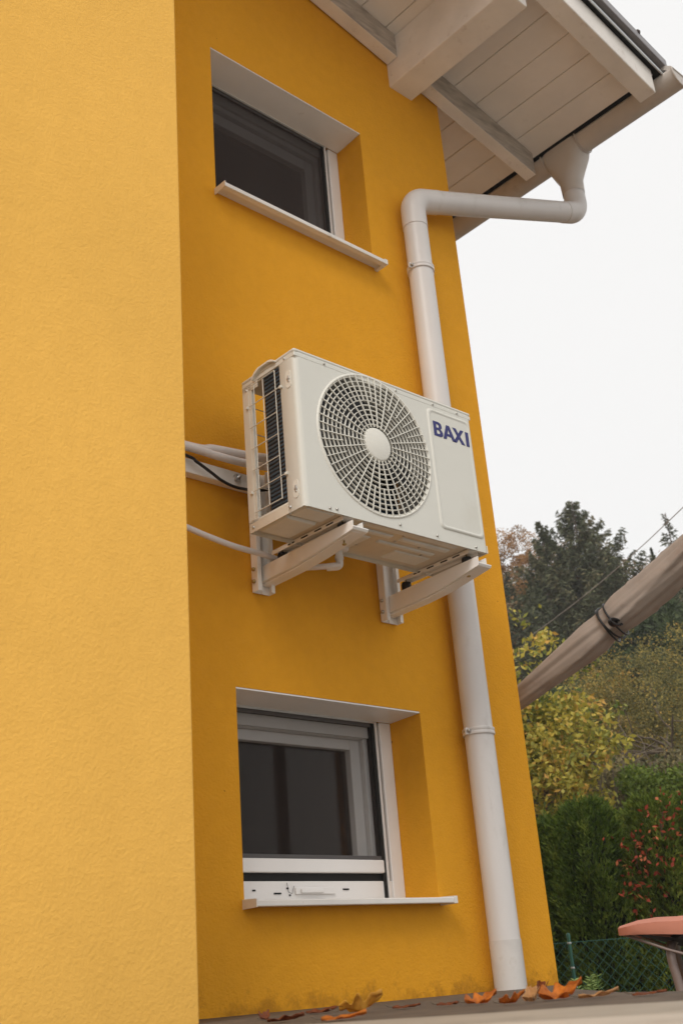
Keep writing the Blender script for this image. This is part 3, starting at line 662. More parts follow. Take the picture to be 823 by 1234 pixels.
# ------------------------------------------------------------------ brackets
def bracket(xr, xa, right):
    """vertical wall channel (x from xr) and cantilever arm whose left plate stands at xa"""
    z0 = 1.288; root = empty('wall_bracket', (xr + .05, D, z0), cat='wall bracket', group='white brackets carrying the outdoor unit',
        label='right hand white bracket, its arm reaching in front of the downpipe' if right else 'left hand white bracket nearest the hoses, holding the coil end of the unit')
    def b(mb, n, mt, **k): return gb_(mb, n, mt, root, **k)
    q = MB(); zt_ = 1.74; dz = -.012 if right else -.0
    zb_ = z0 + dz - .012
    wr = .088 if right else .075; q.box(xr, xr + wr, D - .010, D - .006, zb_, zt_); q.box(xr, xr + .004, D - .040, D - .010, zb_, zt_); q.box(xr + wr - .004, xr + wr, D - .040, D - .010, zb_, zt_)
    q.box(xr + .004, xr + .018, D - .040, D - .036, zb_, zt_); q.box(xr + wr - .016, xr + wr - .004, D - .040, D - .036, zb_, zt_)
    q.box(xr + .034, xr + .042, D - .016, D - .010, zb_, zt_)
    rail = b(q, 'rail', M['bracket'], bevel=.0015)
    q = MB(); yw = 2.885; yt = 2.405; w_ = .046
    zT0, zT1, zB0, zB1 = 1.372, 1.382, 1.318, 1.356
    if right: zT0, zT1, zB0, zB1 = 1.360, 1.376, 1.300, 1.346
    q.prism([(yw, zT0), (yw, zB0), (2.72, zB0 + .003), (2.60, zB0 + .012), (yt, zB1), (yt, zT1)], lambda y, z, x: (x, y, z), xa, xa + .003)
    q.prism([(yw, zT0), (yw, zB0), (2.72, zB0 + .003), (2.60, zB0 + .012), (yt, zB1), (yt, zT1)], lambda y, z, x: (x, y, z), xa + w_ - .003, xa + w_)
    pts = [(yw, zB0), (2.72, zB0 + .003), (2.60, zB0 + .012), (yt + .01, zB1 - .004), (yt, zB1 - .002), (yt - .006, zB1 + .005)]
    lo = [(y, z - .0035) for y, z in pts]
    q.prism(pts + lo[::-1], lambda y, z, x: (x, y, z), xa - .003, xa + w_ + .018)
    q.prism([(y, z - .001) for y, z in lo[:4]] + [(y, z - .010 + .008 * i / 3) for i, (y, z) in enumerate(lo[:4])][::-1], lambda y, z, x: (x, y, z), xa + .008, xa + w_ - .004)
    q.box(xa + .0035, xa + w_ - .0035, 2.44, 2.84, 1.352, 1.355)
    arm = b(q, 'arm', M['bracket'], bevel=.0015)
    q = MB()
    for z in (zT0 - .005, zT0 - .05): q.lathe([(0, -.009), (.006, -.008), (.0075, -.002), (.0075, 0)], (xr - .001, D - .022, z - .01), 'x', 6)
    b(q, 'bolt', M['steel'] if right else M['brass'])
    for z in (1.42 + dz, 1.50, 1.68):
        q = MB(); q.lathe([(0, -.010), (.007, -.009), (.008, -.003), (.012, -.002), (.012, 0)], (xr + .028, D - .010, z), 'y', 8); b(q, 'wall_screw', M['steel'])
    for y in (2.475, 2.785):
        q = MB(); q.lathe([(0, 0), (.017, 0), (.019, .004), (.019, .034), (.017, .040), (0, .040)], (xa + w_ / 2, y, 1.356), 'z', 16); fo = b(q, 'rubber_foot', M['rubber'])
        q = MB(); q.lathe([(0, -.034), (.007, -.034), (.007, -.030), (.003, -.028), (.003, .055), (0, .055)], (xa + w_ / 2, y, 1.357), 'z', 8); b(q, 'foot_bolt', M['brass'])
    return root
bracket(2.322, 2.354, False)
bracket(2.940, 2.960, True)
# horizontal rail joining them, running to behind the wing
q = MB(); q.box(1.60, 2.321, D - .040, D - .036, 1.652, 1.705); q.box(1.60, 2.321, D - .036, D - .002, 1.701, 1.705); q.box(1.60, 2.321, D - .036, D - .002, 1.652, 1.656)
q.box(2.398, 2.939, D - .040, D - .036, 1.652, 1.705); q.box(2.398, 2.939, D - .036, D - .002, 1.701, 1.705)
cr = empty('cross_rail', (2.1, D, 1.652), label='horizontal grey white rail under the white hoses, bolted beside the left bracket', cat='rail')
gb_(q, 'channel', M['bracket'], cr, bevel=.0015)
q = MB(); q.lathe([(0, -.022), (.005, -.022), (.005, -.010), (.010, -.010), (.010, -.002), (.015, -.001), (.015, 0)], (2.247, D - .040, 1.680), 'y', 10)
q.box(2.236, 2.256, D - .052, D - .044, 1.668, 1.690); gb_(q, 'bolt', M['galv'], cr)

# hoses and cable
def run(name, pts, r, mt, label, cat, group=None, n=10):
    p = smoothpath(pts, 7); root = Vector(p[0]); q = MB(); q.tube([Vector(a) - root for a in p], r, n)
    o = q.build(name, mt, loc=root); return tag(o, label, cat, group)
run('insulated_pipe', [(1.60, 2.865, 1.752), (2.05, 2.862, 1.752), (2.15, 2.860, 1.768), (2.30, 2.845, 1.775), (2.45, 2.79, 1.765), (2.70, 2.72, 1.72)], .017, M['insul'], 'upper white insulated pipe bulging away from the wall beside the wing', 'hose', 'white insulated refrigerant pipes')
run('insulated_pipe', [(1.60, 2.840, 1.735), (2.05, 2.835, 1.733), (2.15, 2.832, 1.730), (2.30, 2.825, 1.732), (2.45, 2.76, 1.72), (2.70, 2.69, 1.68)], .0145, M['insul'], 'lower white insulated pipe just above the bolted cross rail', 'hose', 'white insulated refrigerant pipes')
run('black_cable', [(1.60, 2.80, 1.70), (2.0, 2.835, 1.70), (2.06, 2.835, 1.685), (2.12, 2.835, 1.66), (2.17, 2.84, 1.643), (2.24, 2.845, 1.636), (2.31, 2.81, 1.63), (2.40, 2.77, 1.645), (2.6, 2.7, 1.66)], .0055, M['cable'], 'black power cable drooping across the cross rail', 'cable')
run('drain_hose', [(1.60, 2.84, 1.47), (1.90, 2.83, 1.445), (2.0, 2.83, 1.432), (2.08, 2.825, 1.415), (2.20, 2.825, 1.400), (2.33, 2.835, 1.400), (2.40, 2.835, 1.392), (2.44, 2.80, 1.362), (2.48, 2.72, 1.345), (2.535, 2.665, 1.345)], .0105, M['insul'], 'thin white drain hose sagging from the wing to the underside elbow', 'hose')
q = MB(); pth = fillet([(-.035, .03, -.040), (0, 0, -.040), (0, 0, .02)], .012, 6); q.tube(pth, .0135, 14); q.lathe([(.0155, -.006), (.0155, .006)], (0, 0, -.008), 'z', 14)
o = q.build('drain_elbow', M['plastic'], loc=(2.542, 2.678, 1.385)); tag(o, 'white plastic drain elbow plugged into the underside of the unit', 'pipe elbow')

#FOLIAGE
# ------------------------------------------------------------------ foliage
def leafmesh(C, Lg, W, T, mt, up=0.0, axis=None, spread=1.0, name='foliage'):
    """one rhombus leaf per centre; T = tint 0..1; axis = preferred long axis per leaf"""
    n = len(C); a = rng.normal(size=(n, 3)) * spread
    if axis is not None: a += axis
    a[:, 2] += up; a /= np.linalg.norm(a, axis=1)[:, None]
    b_ = rng.normal(size=(n, 3)); b_ -= a * (a * b_).sum(1)[:, None]; b_ /= np.linalg.norm(b_, axis=1)[:, None]
    Lg = np.broadcast_to(Lg, (n,))[:, None] * .5; W = np.broadcast_to(W, (n,))[:, None] * .5
    V = np.stack([C - a * Lg, C + b_ * W, C + a * Lg, C - b_ * W], 1).reshape(-1, 3)
    me = bpy.data.meshes.new(name); me.vertices.add(4 * n); me.vertices.foreach_set('co', V.astype(np.float32).ravel())
    me.loops.add(4 * n); me.loops.foreach_set('vertex_index', np.arange(4 * n, dtype=np.int32))
    me.polygons.add(n); me.polygons.foreach_set('loop_start', np.arange(0, 4 * n, 4, dtype=np.int32)); me.polygons.foreach_set('loop_total', np.full(n, 4, dtype=np.int32))
    at_ = me.attributes.new('tint', 'FLOAT', 'POINT'); at_.data.foreach_set('value', np.repeat(np.clip(T, 0, 1), 4).astype(np.float32))
    me.update(); me.validate(); me.materials.append(mt); return me
def U(n, a, b): return rng.uniform(a, b, n)
LM = dict(
 spruce=leafmat('spruce_needles', [(0, (.050, .062, .032)), (.6, (.105, .112, .055)), (1, (.20, .16, .08))], .1),
 pine=leafmat('pine_needles', [(0, (.028, .045, .020)), (.6, (.06, .085, .030)), (1, (.12, .14, .05))], .1),
 brown=leafmat('brown_autumn_leaves', [(0, (.16, .095, .035)), (.6, (.34, .18, .06)), (1, (.50, .26, .09))], .35),
 fruit=leafmat('yellow_green_leaves', [(0, (.07, .11, .02)), (.45, (.26, .26, .045)), (.8, (.56, .46, .08)), (1, (.62, .36, .08))], .3, .5),
 gold=leafmat('olive_gold_leaves', [(0, (.10, .105, .04)), (.5, (.22, .19, .06)), (.85, (.45, .33, .08)), (1, (.52, .30, .08))], .3),
 thuja=leafmat('thuja_fronds', [(0, (.036, .072, .012)), (.6, (.11, .17, .024)), (1, (.23, .28, .045))], .3),
 thuja2=leafmat('bright_thuja_fronds', [(0, (.06, .10, .014)), (.6, (.15, .205, .03)), (1, (.30, .33, .055))], .3),
 red=leafmat('red_creeper_leaves', [(0, (.20, .03, .015)), (.6, (.42, .07, .035)), (1, (.50, .16, .06))], .25),
 dry=leafmat('dry_climber_leaves', [(0, (.06, .075, .028)), (.5, (.18, .15, .07)), (1, (.36, .28, .11))], .2),
 wood=leafmat('distant_wood_foliage', [(0, (.035, .045, .022)), (.6, (.07, .075, .033)), (.85, (.13, .10, .045)), (1, (.22, .13, .06))], .1),
 weed=leafmat('pale_green_weed', [(0, (.12, .20, .05)), (1, (.28, .36, .12))], .3),
)
def child(me, name, root, mt=None):
    o = link(name, me, mt, root); o.location = -Vector(root.location); return o
def limb(q, p, dirv, length, r, depth, tips, seg=5, bend=.25, droop=0.0, split=(2, 3), n=5):
    pts = [Vector(p)]; d = Vector(dirv).normalized(); rs = [r]
    for i in range(seg):
        d = (d + Vector(rng.normal(size=3)) * bend * .5 + Vector((0, 0, -droop))).normalized(); pts.append(pts[-1] + d * (length / seg)); rs.append(r * (1 - .55 * (i + 1) / seg))
    q.tube(pts, rs, n, cap=False)
    if depth <= 0:
        tips += pts[1:]; return
    for k in range(random.randint(*split)):
        j = random.randint(max(1, seg // 2), seg); dd = (d + Vector(rng.normal(size=3)) * .75).normalized()
        limb(q, pts[j], dd, length * random.uniform(.55, .8), rs[j] * .7, depth - 1, tips, seg, bend, droop, split, max(3, n - 1))
    if depth <= 1: tips += pts[2:]
def clumpcloud(centres, radii, per, jitter=1.0):
    P = []; 
    for c_, r_, k in zip(centres, radii, per):
        v = rng.normal(size=(k, 3)); v /= np.linalg.norm(v, axis=1)[:, None]; rr = rng.uniform(.35, 1, k) ** .6
        P.append(np.array(c_) + v * rr[:, None] * r_ * np.array([1, 1, .8]))
    return np.concatenate(P)

def spruce(px, top, base_d, rad, dens, lm, name, label, cat='tree', nb=150, group=None, bare=0, zbase=None):
    T_ = at(px, top, base_d); B = foot(T_); H = T_.z - B.z
    root = empty(name, B, label=label, cat=cat, group=group)
    q = MB(); q.tube([B, B + Vector((0, 0, H * .5)), T_], [.2 * H / 16, .12 * H / 16, .015], 7); child(q.mesh('trunk', M['bark']), 'trunk', root)
    C, AX, TT, LL = [], [], [], []; tw = MB()
    for i in range(nb):
        t = (i + .5) / nb; t = t ** .85; z = B.z + H * (1 - t) ; ln = rad * (t ** .85) * random.uniform(.5, 1.2) + .12
        if t > .93: continue
        a = random.uniform(0, 2 * pi); d = Vector((math.cos(a), math.sin(a), 0)); rise = random.uniform(-.12, .18) + .25 * (1 - t)
        p0 = Vector((B.x, B.y, z)); pts = []
        for s_ in np.linspace(0, 1, 6): pts.append(p0 + d * ln * s_ + Vector((0, 0, ln * (rise * s_ - .35 * s_ * (1 - s_) + .18 * s_ * s_))))
        tw.tube(pts, [.03, .028, .024, .018, .012, .006], 3, cap=False)
        k = int(dens * ln); s_ = rng.uniform(.12, 1, k) ** (.8); P = np.array([pts[0].lerp(pts[-1], float(x)) for x in s_]) if k else np.zeros((0, 3))
        side = np.array(Vector((-d.y, d.x, 0))); lat = rng.normal(size=k) * (.10 + .26 * (1 - s_)) * ln * .42
        P = P + side * lat[:, None]; P[:, 2] += -np.abs(rng.normal(size=k)) * .16 - np.abs(lat) * .25 + (-.35 * s_ * (1 - s_) + .18 * s_ * s_) * ln * .9
        C.append(P); AX.append(np.array(d) * .8 + side * np.sign(lat)[:, None] * .7 + np.array([0, 0, -.35])); bt = random.uniform(-.22, .22)
        TT.append(.42 + bt + rng.normal(size=k) * .16 + .2 * (s_ - .5)); LL.append(np.full(k, 1.0))
    C = np.concatenate(C); AX = np.concatenate(AX); TT = np.concatenate(TT); sc = base_d / 38
    child(tw.mesh('branches', M['twig']), 'branches', root)
    child(leafmesh(C, U(len(C), .12, .26) * sc, U(len(C), .035, .07) * sc, TT, lm, axis=AX, spread=.45), 'crown', root)
    return root
def broadleaf(px, v_top, d, rad, hgt, leaves, size, lm, name, label, group=None, clumps=60, depth=3, trunk_r=.09, droop=0.0, tipcl=.22, tone=.5, tvar=.2, trunk_px=None, asp=.55, cat='tree', zoff=0):
    T_ = at(px, v_top, d); B = foot(T_ if trunk_px is None else at(trunk_px, v_top, d)); ct = T_ - Vector((0, 0, hgt * .5))
    root = empty(name, B, label=label, cat=cat, group=group)
    q = MB(); tips = []; base = Vector((ct.x, ct.y, ct.z - hgt * .42))
    if base.z < B.z + .3: base.z = B.z + .3
    bb = Vector((B.x, B.y, B.z - .2)); q.tube([bb, bb.lerp(base, .5) + Vector((random.uniform(-.06, .06), random.uniform(-.06, .06), 0)), base], [trunk_r * 1.25, trunk_r, trunk_r * .85], 9)
    child(q.mesh('trunk', M['bark']), 'trunk', root)
    q = MB()
    for k in range(7):
        a = k * 2 * pi / 7 + random.uniform(-.3, .3); e = random.uniform(.3, 1.3)
        limb(q, base, (math.cos(a) * math.cos(e), math.sin(a) * math.cos(e), math.sin(e)), rad * random.uniform(.55, .8), trunk_r * .5, depth, tips, droop=droop)
    child(q.mesh('branches', M['twig']), 'branches', root)
    tp = np.array([tuple(t) for t in tips]); c0 = np.array(ct)
    e = ((tp - c0) / np.array([rad, rad, hgt * .55])); tp = tp[(e ** 2).sum(1) < 1.25]
    if len(tp) < 30: tp = c0 + rng.normal(size=(60, 3)) * rad * .4
    extra = rng.normal(size=(clumps, 3)); extra /= np.linalg.norm(extra, axis=1)[:, None]; extra = c0 + extra * (rng.uniform(.45, 1, (clumps, 1))) * np.array([rad, rad, hgt * .5])
    cc = np.concatenate([tp[rng.choice(len(tp), min(len(tp), clumps * 2), replace=False)], extra]); k = max(4, leaves // len(cc))
    P = clumpcloud(cc, rng.uniform(.6, 1.3, len(cc)) * tipcl, [k] * len(cc)); ct_ = np.repeat(rng.normal(size=len(cc)) * tvar, k)
    T = tone + ct_ + rng.normal(size=len(P)) * .16 + .12 * (P[:, 2] - c0[2]) / hgt
    child(leafmesh(P, U(len(P), .7, 1.3) * size, U(len(P), .7, 1.2) * size * asp, T, lm, up=-.2), 'crown', root)
    return root

# conifers and autumn trees on the slope
spruce(688, 604, 38, 3.9, 115, LM['spruce'], 'spruce_tree', 'tall pointed spruce rising highest against the white sky', nb=300)
spruce(650, 628, 37, 2.0, 140, LM['spruce'], 'spruce_tree', 'narrower dark spruce leaning against the left flank of the tallest one', nb=200)
spruce(738, 672, 40, 2.0, 120, LM['spruce'], 'spruce_tree', 'small dark conifer just right of the tallest spruce, below the overhead wire', nb=140)
spruce(801, 618, 46, 1.7, 60, LM['spruce'], 'spruce_tree', 'thin sparse conifer whose tip shows above the furled parasol', nb=90)
broadleaf(620, 640, 46, 1.9, 5.2, 60000, .095, LM['brown'], 'autumn_tree', 'rust brown autumn tree on the skyline beside the house corner', clumps=150, depth=3, tipcl=.36, tone=.5)
broadleaf(665, 640, 48, 1.6, 4.5, 12000, .075, LM['brown'], 'autumn_tree', 'rust brown crown peeping out behind the two spruce tops', clumps=60, depth=3, tipcl=.40, tone=.6)
broadleaf(760, 668, 50, 2.2, 4.0, 12000, .075, LM['brown'], 'autumn_tree', 'rust brown crown behind the small conifer right of the spruce', clumps=60, depth=3, tipcl=.40, tone=.5)
def pine(px, top, d, rad, hgt, leaves, label):
    T_ = at(px, top, d); B = foot(T_); root = empty('pine_tree', B, label=label, cat='tree', group='dark pines on the slope')
    q = MB(); q.tube([B, B.lerp(T_, .5), T_ - Vector((0, 0, .3))], [.2, .15, .03], 7); child(q.mesh('trunk', M['bark']), 'trunk', root)
    n = 240; v = rng.normal(size=(n, 3)); v /= np.linalg.norm(v, axis=1)[:, None]; v[:, 2] *= .9
    c0 = np.array(T_ - Vector((0, 0, hgt * .5))); cc = c0 + v * rng.uniform(.55, 1, (n, 1)) * np.array([rad, rad, hgt * .5]) * (1 - .25 * np.clip(v[:, 2:3], 0, 1))
    k = leaves // n; nd = rng.normal(size=(n * k, 3)); nd /= np.linalg.norm(nd, axis=1)[:, None]; nd[:, 2] = np.abs(nd[:, 2]) * 1.2 - .2
    P = np.repeat(cc, k, 0) + nd * rng.uniform(.05, .34, (n * k, 1)); T = .40 + np.repeat(rng.normal(size=n) * .15, k) + nd[:, 2] * .28
    child(leafmesh(P, U(n * k, .18, .30), U(n * k, .03, .06), T, LM['pine'], axis=nd * 1.4, spread=.4), 'crown', root)
pine(790, 700, 33, 1.9, 5.0, 22000, 'bushy dark pine crown directly below the middle of the furled parasol')
pine(838, 690, 31, 1.7, 5.5, 18000, 'bushy dark pine at the right edge, above the golden tree')
pine(735, 745, 34, 1.6, 4.5, 15000, 'dark pine half hidden behind the cord of the furled parasol')
pine(690, 800, 30, 1.5, 3.5, 12000, 'low dark pine seen below the furled parasol beside the yellow green tree')
pine(640, 690, 44, 2.2, 5.0, 9000, 'distant dark pine under the rust brown tree by the house corner')

# broad leaved trees nearer the garden
broadleaf(622, 714, 14, 1.05, 2.6, 5200, .085, LM['fruit'], 'fruit_tree', 'yellow green leafy tree whose crown meets the house corner above the furled parasol end', clumps=70, depth=3, tipcl=.22, tone=.6, trunk_px=560, trunk_r=.06)
broadleaf(655, 850, 13.2, .72, 1.5, 3200, .075, LM['fruit'], 'fruit_tree', 'lower yellow tree below the end of the furled parasol', clumps=50, depth=3, tipcl=.18, tone=.68, trunk_r=.04)
broadleaf(655, 950, 12.6, .42, .8, 1100, .065, LM['fruit'], 'fruit_tree', 'small yellow green bush between the house corner and the green hedge', clumps=26, depth=2, tipcl=.15, tone=.6, trunk_r=.03, cat='bush')
broadleaf(768, 745, 22, 1.5, 3.3, 34000, .050, LM['gold'], 'birch_tree', 'airy golden olive tree with thin drooping twigs above the hedge', clumps=120, depth=4, tipcl=.30, tone=.50, tvar=.18, trunk_r=.08, droop=.06)
broadleaf(812, 800, 20, 1.1, 2.3, 16000, .050, LM['gold'], 'birch_tree', 'browner thinly leaved tree at the right edge behind the golden one', clumps=70, depth=4, tipcl=.28, tone=.36, trunk_r=.07, droop=.04)
broadleaf(715, 790, 21, .9, 2.2, 13000, .050, LM['gold'], 'birch_tree', 'rounded golden tree left of the airy one, under the furled parasol', clumps=60, depth=3, tipcl=.26, tone=.58, trunk_r=.05)
# old bare apple tree with crooked limbs
B = foot(at(835, 925, 17)); root = empty('apple_tree', B, label='crooked nearly leafless apple tree reaching in from the right edge', cat='tree')
q = MB(); tips = []
p0 = at(822, 930, 17); p1 = at(812, 905, 17); q.tube([B, at(826, 960, 17), p0, p1], [.12, .10, .085, .07], 10); child(q.mesh('trunk', M['bark']), 'trunk', root)
q = MB()
for tx, ty in ((760, 935), (720, 925), (745, 890), (700, 905), (770, 860), (800, 850), (735, 915), (790, 885)):
    e = at(tx, ty, 17 + random.uniform(-.8, .8)); d_ = e - p1; limb(q, p1, d_, d_.length * .8, .026, 3, tips, seg=6, bend=.26, split=(2, 4))
child(q.mesh('branches', M['twig']), 'branches', root)
tp = np.array([tuple(t) for t in tips]); P = tp[rng.choice(len(tp), 700)] + rng.normal(size=(700, 3)) * .05
child(leafmesh(P, .05, .035, U(700, .3, 1), LM['gold']), 'crown', root)

# overgrown fence band behind the hedge
root = empty('overgrown_hedge', foot(at(740, 960, 14.5)), label='ragged hedge of dry climbers and ivy behind the clipped green hedge', cat='hedge')
cen = []; tn = []
for i in range(150):
    u = rng.uniform(560, 900); d = rng.uniform(14.0, 15.6); v = rng.uniform(926, 1010) + 8 * math.sin(u * .06); cen.append(tuple(at(u, v, d))); tn.append(.25 + .5 * (math.sin(u * .045 + 1) * .5 + .5) * rng.uniform(.5, 1.1))
k = 190; P = clumpcloud(cen, [.30] * len(cen), [k] * len(cen)); T = np.repeat(tn, k) + rng.normal(size=len(P)) * .15
P[:, 2] = np.where(P[:, 2] < -1.4, -1.4, P[:, 2]); child(leafmesh(P, U(len(P), .04, .08), U(len(P), .02, .045), T, LM['dry'], up=-.8), 'foliage', root)
q = MB()
for i in range(70):
    u = rng.uniform(600, 860); a = at(u, rng.uniform(920, 940), 14.1); q.tube([a, a + Vector((rng.uniform(-.1, .1), 0, -.5)), foot(a) + Vector((0, 0, .1))], .008, 3, cap=False)
for i in range(9):
    a = foot(at(590 + 33 * i, 950, 13.9)); q.tube([a, a + Vector((0, 0, 3.6 - .05 * i))], .025, 6)
child(q.mesh('stems', M['twig']), 'stems', root)
cen = []; 
root = empty('ivy_hedge', foot(at(790, 960, 13.8)), label='round green ivy mound right of the dry climbers, beneath the crooked apple tree', cat='hedge')
for i in range(50): cen.append(tuple(at(rng.uniform(762, 860), rng.uniform(930, 1000), rng.uniform(13.3, 14))))
P = clumpcloud(cen, [.22] * 50, [170] * 50); T = .45 + rng.normal(size=len(P)) * .2; child(leafmesh(P, .055, .035, T, LM['thuja2']), 'foliage', root)

# thuja hedge
def thuja(px, top, d, rad, dens, lm, label):
    T_ = at(px, top, d); B = Vector((T_.x, T_.y, GZ)); H = T_.z - GZ; root = empty('thuja_shrub', B, label=label, cat='hedge shrub', group='clipped thuja shrubs of the garden hedge')
    def rr(h): return rad * (min(1, .55 + .9 * (1 - h)) if h < .72 else 1.0 * math.sqrt(max(0, 1 - ((h - .72) / .29) ** 2)) * .80 + .0)
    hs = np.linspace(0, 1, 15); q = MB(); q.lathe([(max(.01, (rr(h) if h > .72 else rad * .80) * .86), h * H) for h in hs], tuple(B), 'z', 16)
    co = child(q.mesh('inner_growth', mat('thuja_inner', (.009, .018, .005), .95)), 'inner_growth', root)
    m_ = dens; h = rng.uniform(.28, 1, m_) ** .9; a = rng.uniform(0, 2 * pi, m_)
    R0 = np.array([(rr(x) if x > .72 else rad * .80) for x in h]); lump = 1 + .10 * np.sin(a * 5 + h * 9) + .07 * np.sin(a * 11 - h * 23) + rng.normal(size=m_) * .03
    c_ = np.stack([B.x + np.cos(a) * R0 * lump, B.y + np.sin(a) * R0 * lump, B.z + h * H + rng.normal(size=m_) * .02], 1)
    k = 7; ax = np.stack([np.cos(a) * .7, np.sin(a) * .7, np.full(m_, 1.0)], 1); AX = np.repeat(ax, k, 0) + rng.normal(size=(m_ * k, 3)) * .45
    P = np.repeat(c_, k, 0) + AX * rng.uniform(.0, .05, (m_ * k, 1)); T = .42 + np.repeat(rng.normal(size=m_) * .17 + 1.3 * (lump - 1), k) + rng.normal(size=m_ * k) * .1
    child(leafmesh(P, U(m_ * k, .035, .07), U(m_ * k, .009, .018), T, lm, axis=AX, spread=.25), 'fronds', root)
    return root
thuja(612, 985, 10.2, .46, 2500, LM['thuja'], 'dark thuja shrub mostly hidden behind the house corner')
thuja(668, 992, 10.1, .36, 5200, LM['thuja'], 'dark thuja shrub showing just right of the house corner')
thuja(703, 972, 10.0, .42, 7000, LM['thuja'], 'taller dark pointed thuja shrub behind the green fence post')
thuja(742, 986, 10.2, .30, 4500, LM['thuja'], 'lower thuja shrub filling the dip between the two peaks of the hedge')
thuja(783, 966, 9.9, .42, 7500, LM['thuja2'], 'brighter thuja shrub overgrown with red creeper above the swing canopy')
thuja(836, 962, 9.9, .45, 7500, LM['thuja2'], 'bright thuja shrub cut by the right edge of the picture')
thuja(900, 970, 9.9, .48, 2500, LM['thuja2'], 'thuja shrub just beyond the right edge of the picture')
root = empty('red_creeper', at(775, 1100, 9.4), label='red creeper leaves climbing over the brighter thuja shrub', cat='creeper')
root.location.z = GZ
cl = []; q = MB()
spots = [(786, 978, 14, .05), (783, 992, 10, .04), (766, 1024, 20, .07), (753, 1022, 10, .05), (806, 1018, 26, .08), (812, 1034, 16, .06), (822, 990, 12, .05), (770, 1056, 22, .06), (750, 1064, 22, .05), (782, 1084, 30, .08), (775, 1100, 20, .07), (762, 1092, 16, .06), (818, 1062, 18, .07), (800, 1050, 8, .06), (760, 1168, 8, .05), (767, 1178, 8, .05), (795, 1098, 14, .06), (748, 1150, 6, .04), (820, 1100, 10, .06)]
Pp = []; 
for u, v, k, r_ in spots:
    u += 12; c_ = at(u, v, 9.42); Pp.append(np.array(c_) + rng.normal(size=(k * 2, 3)) * r_ * 1.5 * np.array([1, 1, 1.3]))
    b0 = at(u + random.uniform(-8, 8), min(v + 60, 1190), 9.5); q.tube([b0, b0.lerp(c_, .5) + Vector((.02, .01, 0)), c_], .004, 4, cap=False)
P = np.concatenate(Pp); child(q.mesh('stem', M['twig']), 'stem', root); child(leafmesh(P, U(len(P), .032, .065), U(len(P), .018, .036), U(len(P), .0, 1), LM['red'], up=-.8), 'leaves', root)

# far wood on the hillside
P = []; T = []; DD = []
for i in range(230):
    d = rng.uniform(30, 62); s_ = rng.uniform(-10, 34); z = terrain(d, s_); c_ = HX * d + HR * s_; con = rng.random() < .6; h = rng.uniform(5.0, 7.6); k = 1500
    hh = rng.uniform(0, 1, k); a = rng.uniform(0, 2 * pi, k)
    rr_ = (1 - hh) * 2.2 * rng.uniform(.5, 1, k) if con else np.sqrt(np.clip(1 - (2 * hh - 1) ** 2, 0, 1)) * 2.4 * rng.uniform(.7, 1, k)
    DD.append(np.full(k, d / 50)); P.append(np.stack([c_.x + np.cos(a) * rr_, c_.y + np.sin(a) * rr_, z + .3 + hh * h], 1)); T.append((rng.uniform(.1, .5) if con else rng.uniform(.4, 1)) + rng.normal(size=k) * .12 + .2 * (hh - .5))
P = np.concatenate(P); T = np.concatenate(T); DD = np.concatenate(DD)
o = link('far_wood', leafmesh(P, U(len(P), .14, .30) * DD, U(len(P), .07, .14) * DD, T, LM['wood'], name='far_wood')); tag(o, 'mixed wood covering the hillside behind the garden trees', 'wood', kind='stuff')

# ------------------------------------------------------------------ chain link fence
fdir = HR; F0 = at(620, 1139, 7.6); F0.z = 0; F0 = F0 - HR * .9
fence = empty('garden_fence', Vector((F0.x, F0.y, GZ)), label='green chain link fence with thin posts in front of the hedge', cat='fence')
FT = .175; Lf = 3.6
def fp(s_, z): return F0 + HR * s_ + Vector((0, 0, z))
q = MB(); c45 = .070; i = -30
nlen = FT - .01 - GZ
x = -nlen
while x < Lf:
    for sg in (1, -1):
        a0, a1 = (x, x + nlen) if sg > 0 else (x + nlen, x)
        t0, t1 = 0, 1      # clip to fence length
        dx = a1 - a0
        for lim, s2 in ((0, 1), (Lf, -1)):
            pass
        lo, hi = sorted(((0 - a0) / dx, (Lf - a0) / dx)); t0, t1 = max(0, lo), min(1, hi)
        if t1 > t0: q.tube([fp(a0 + dx * t0, GZ + nlen * t0) + Vector((0, 0, 0)) + HX * (.002 * sg), fp(a0 + dx * t1, GZ + nlen * t1) + HX * (.002 * sg)], .0015, 4, cap=False)
    x += c45
M['fgreen'] = varied('green_coated_wire', (.035, .14, .105), .2, 20, .45)
o = child(q.mesh('wire_mesh', M['fgreen']), 'wire_mesh', fence); o['kind'] = 'stuff'
for z in (FT - .012, -.35, -.9):
    q = MB(); q.tube([fp(0, z), fp(Lf * .5, z - .006), fp(Lf, z)], .0022, 5); child(q.mesh('tension_wire', M['fgreen']), 'tension_wire', fence)
for s_ in ((at(686, 1139, 7.6) - F0).dot(HR), (at(686, 1139, 7.6) - F0).dot(HR) + 2.1):
    q = MB(); q.tube([fp(s_, GZ), fp(s_, FT + .035)], .0115, 12); q.lathe([(0, .010), (.010, .007), (.0135, 0), (.0135, -.02)], tuple(fp(s_, FT + .035)), 'z', 12)
    po = child(q.mesh('post', M['fgreen']), 'post', fence)
    for z in (FT - .02, .0, -.12, -.35):
        q = MB(); q.lathe([(.012, -.006), (.0145, -.005), (.0145, .005), (.012, .006)], tuple(fp(s_, z)), 'z', 10); cp = child(q.mesh('clip', M['galv']), 'clip', fence); cp.parent = po; cp.location = (0, 0, 0); 
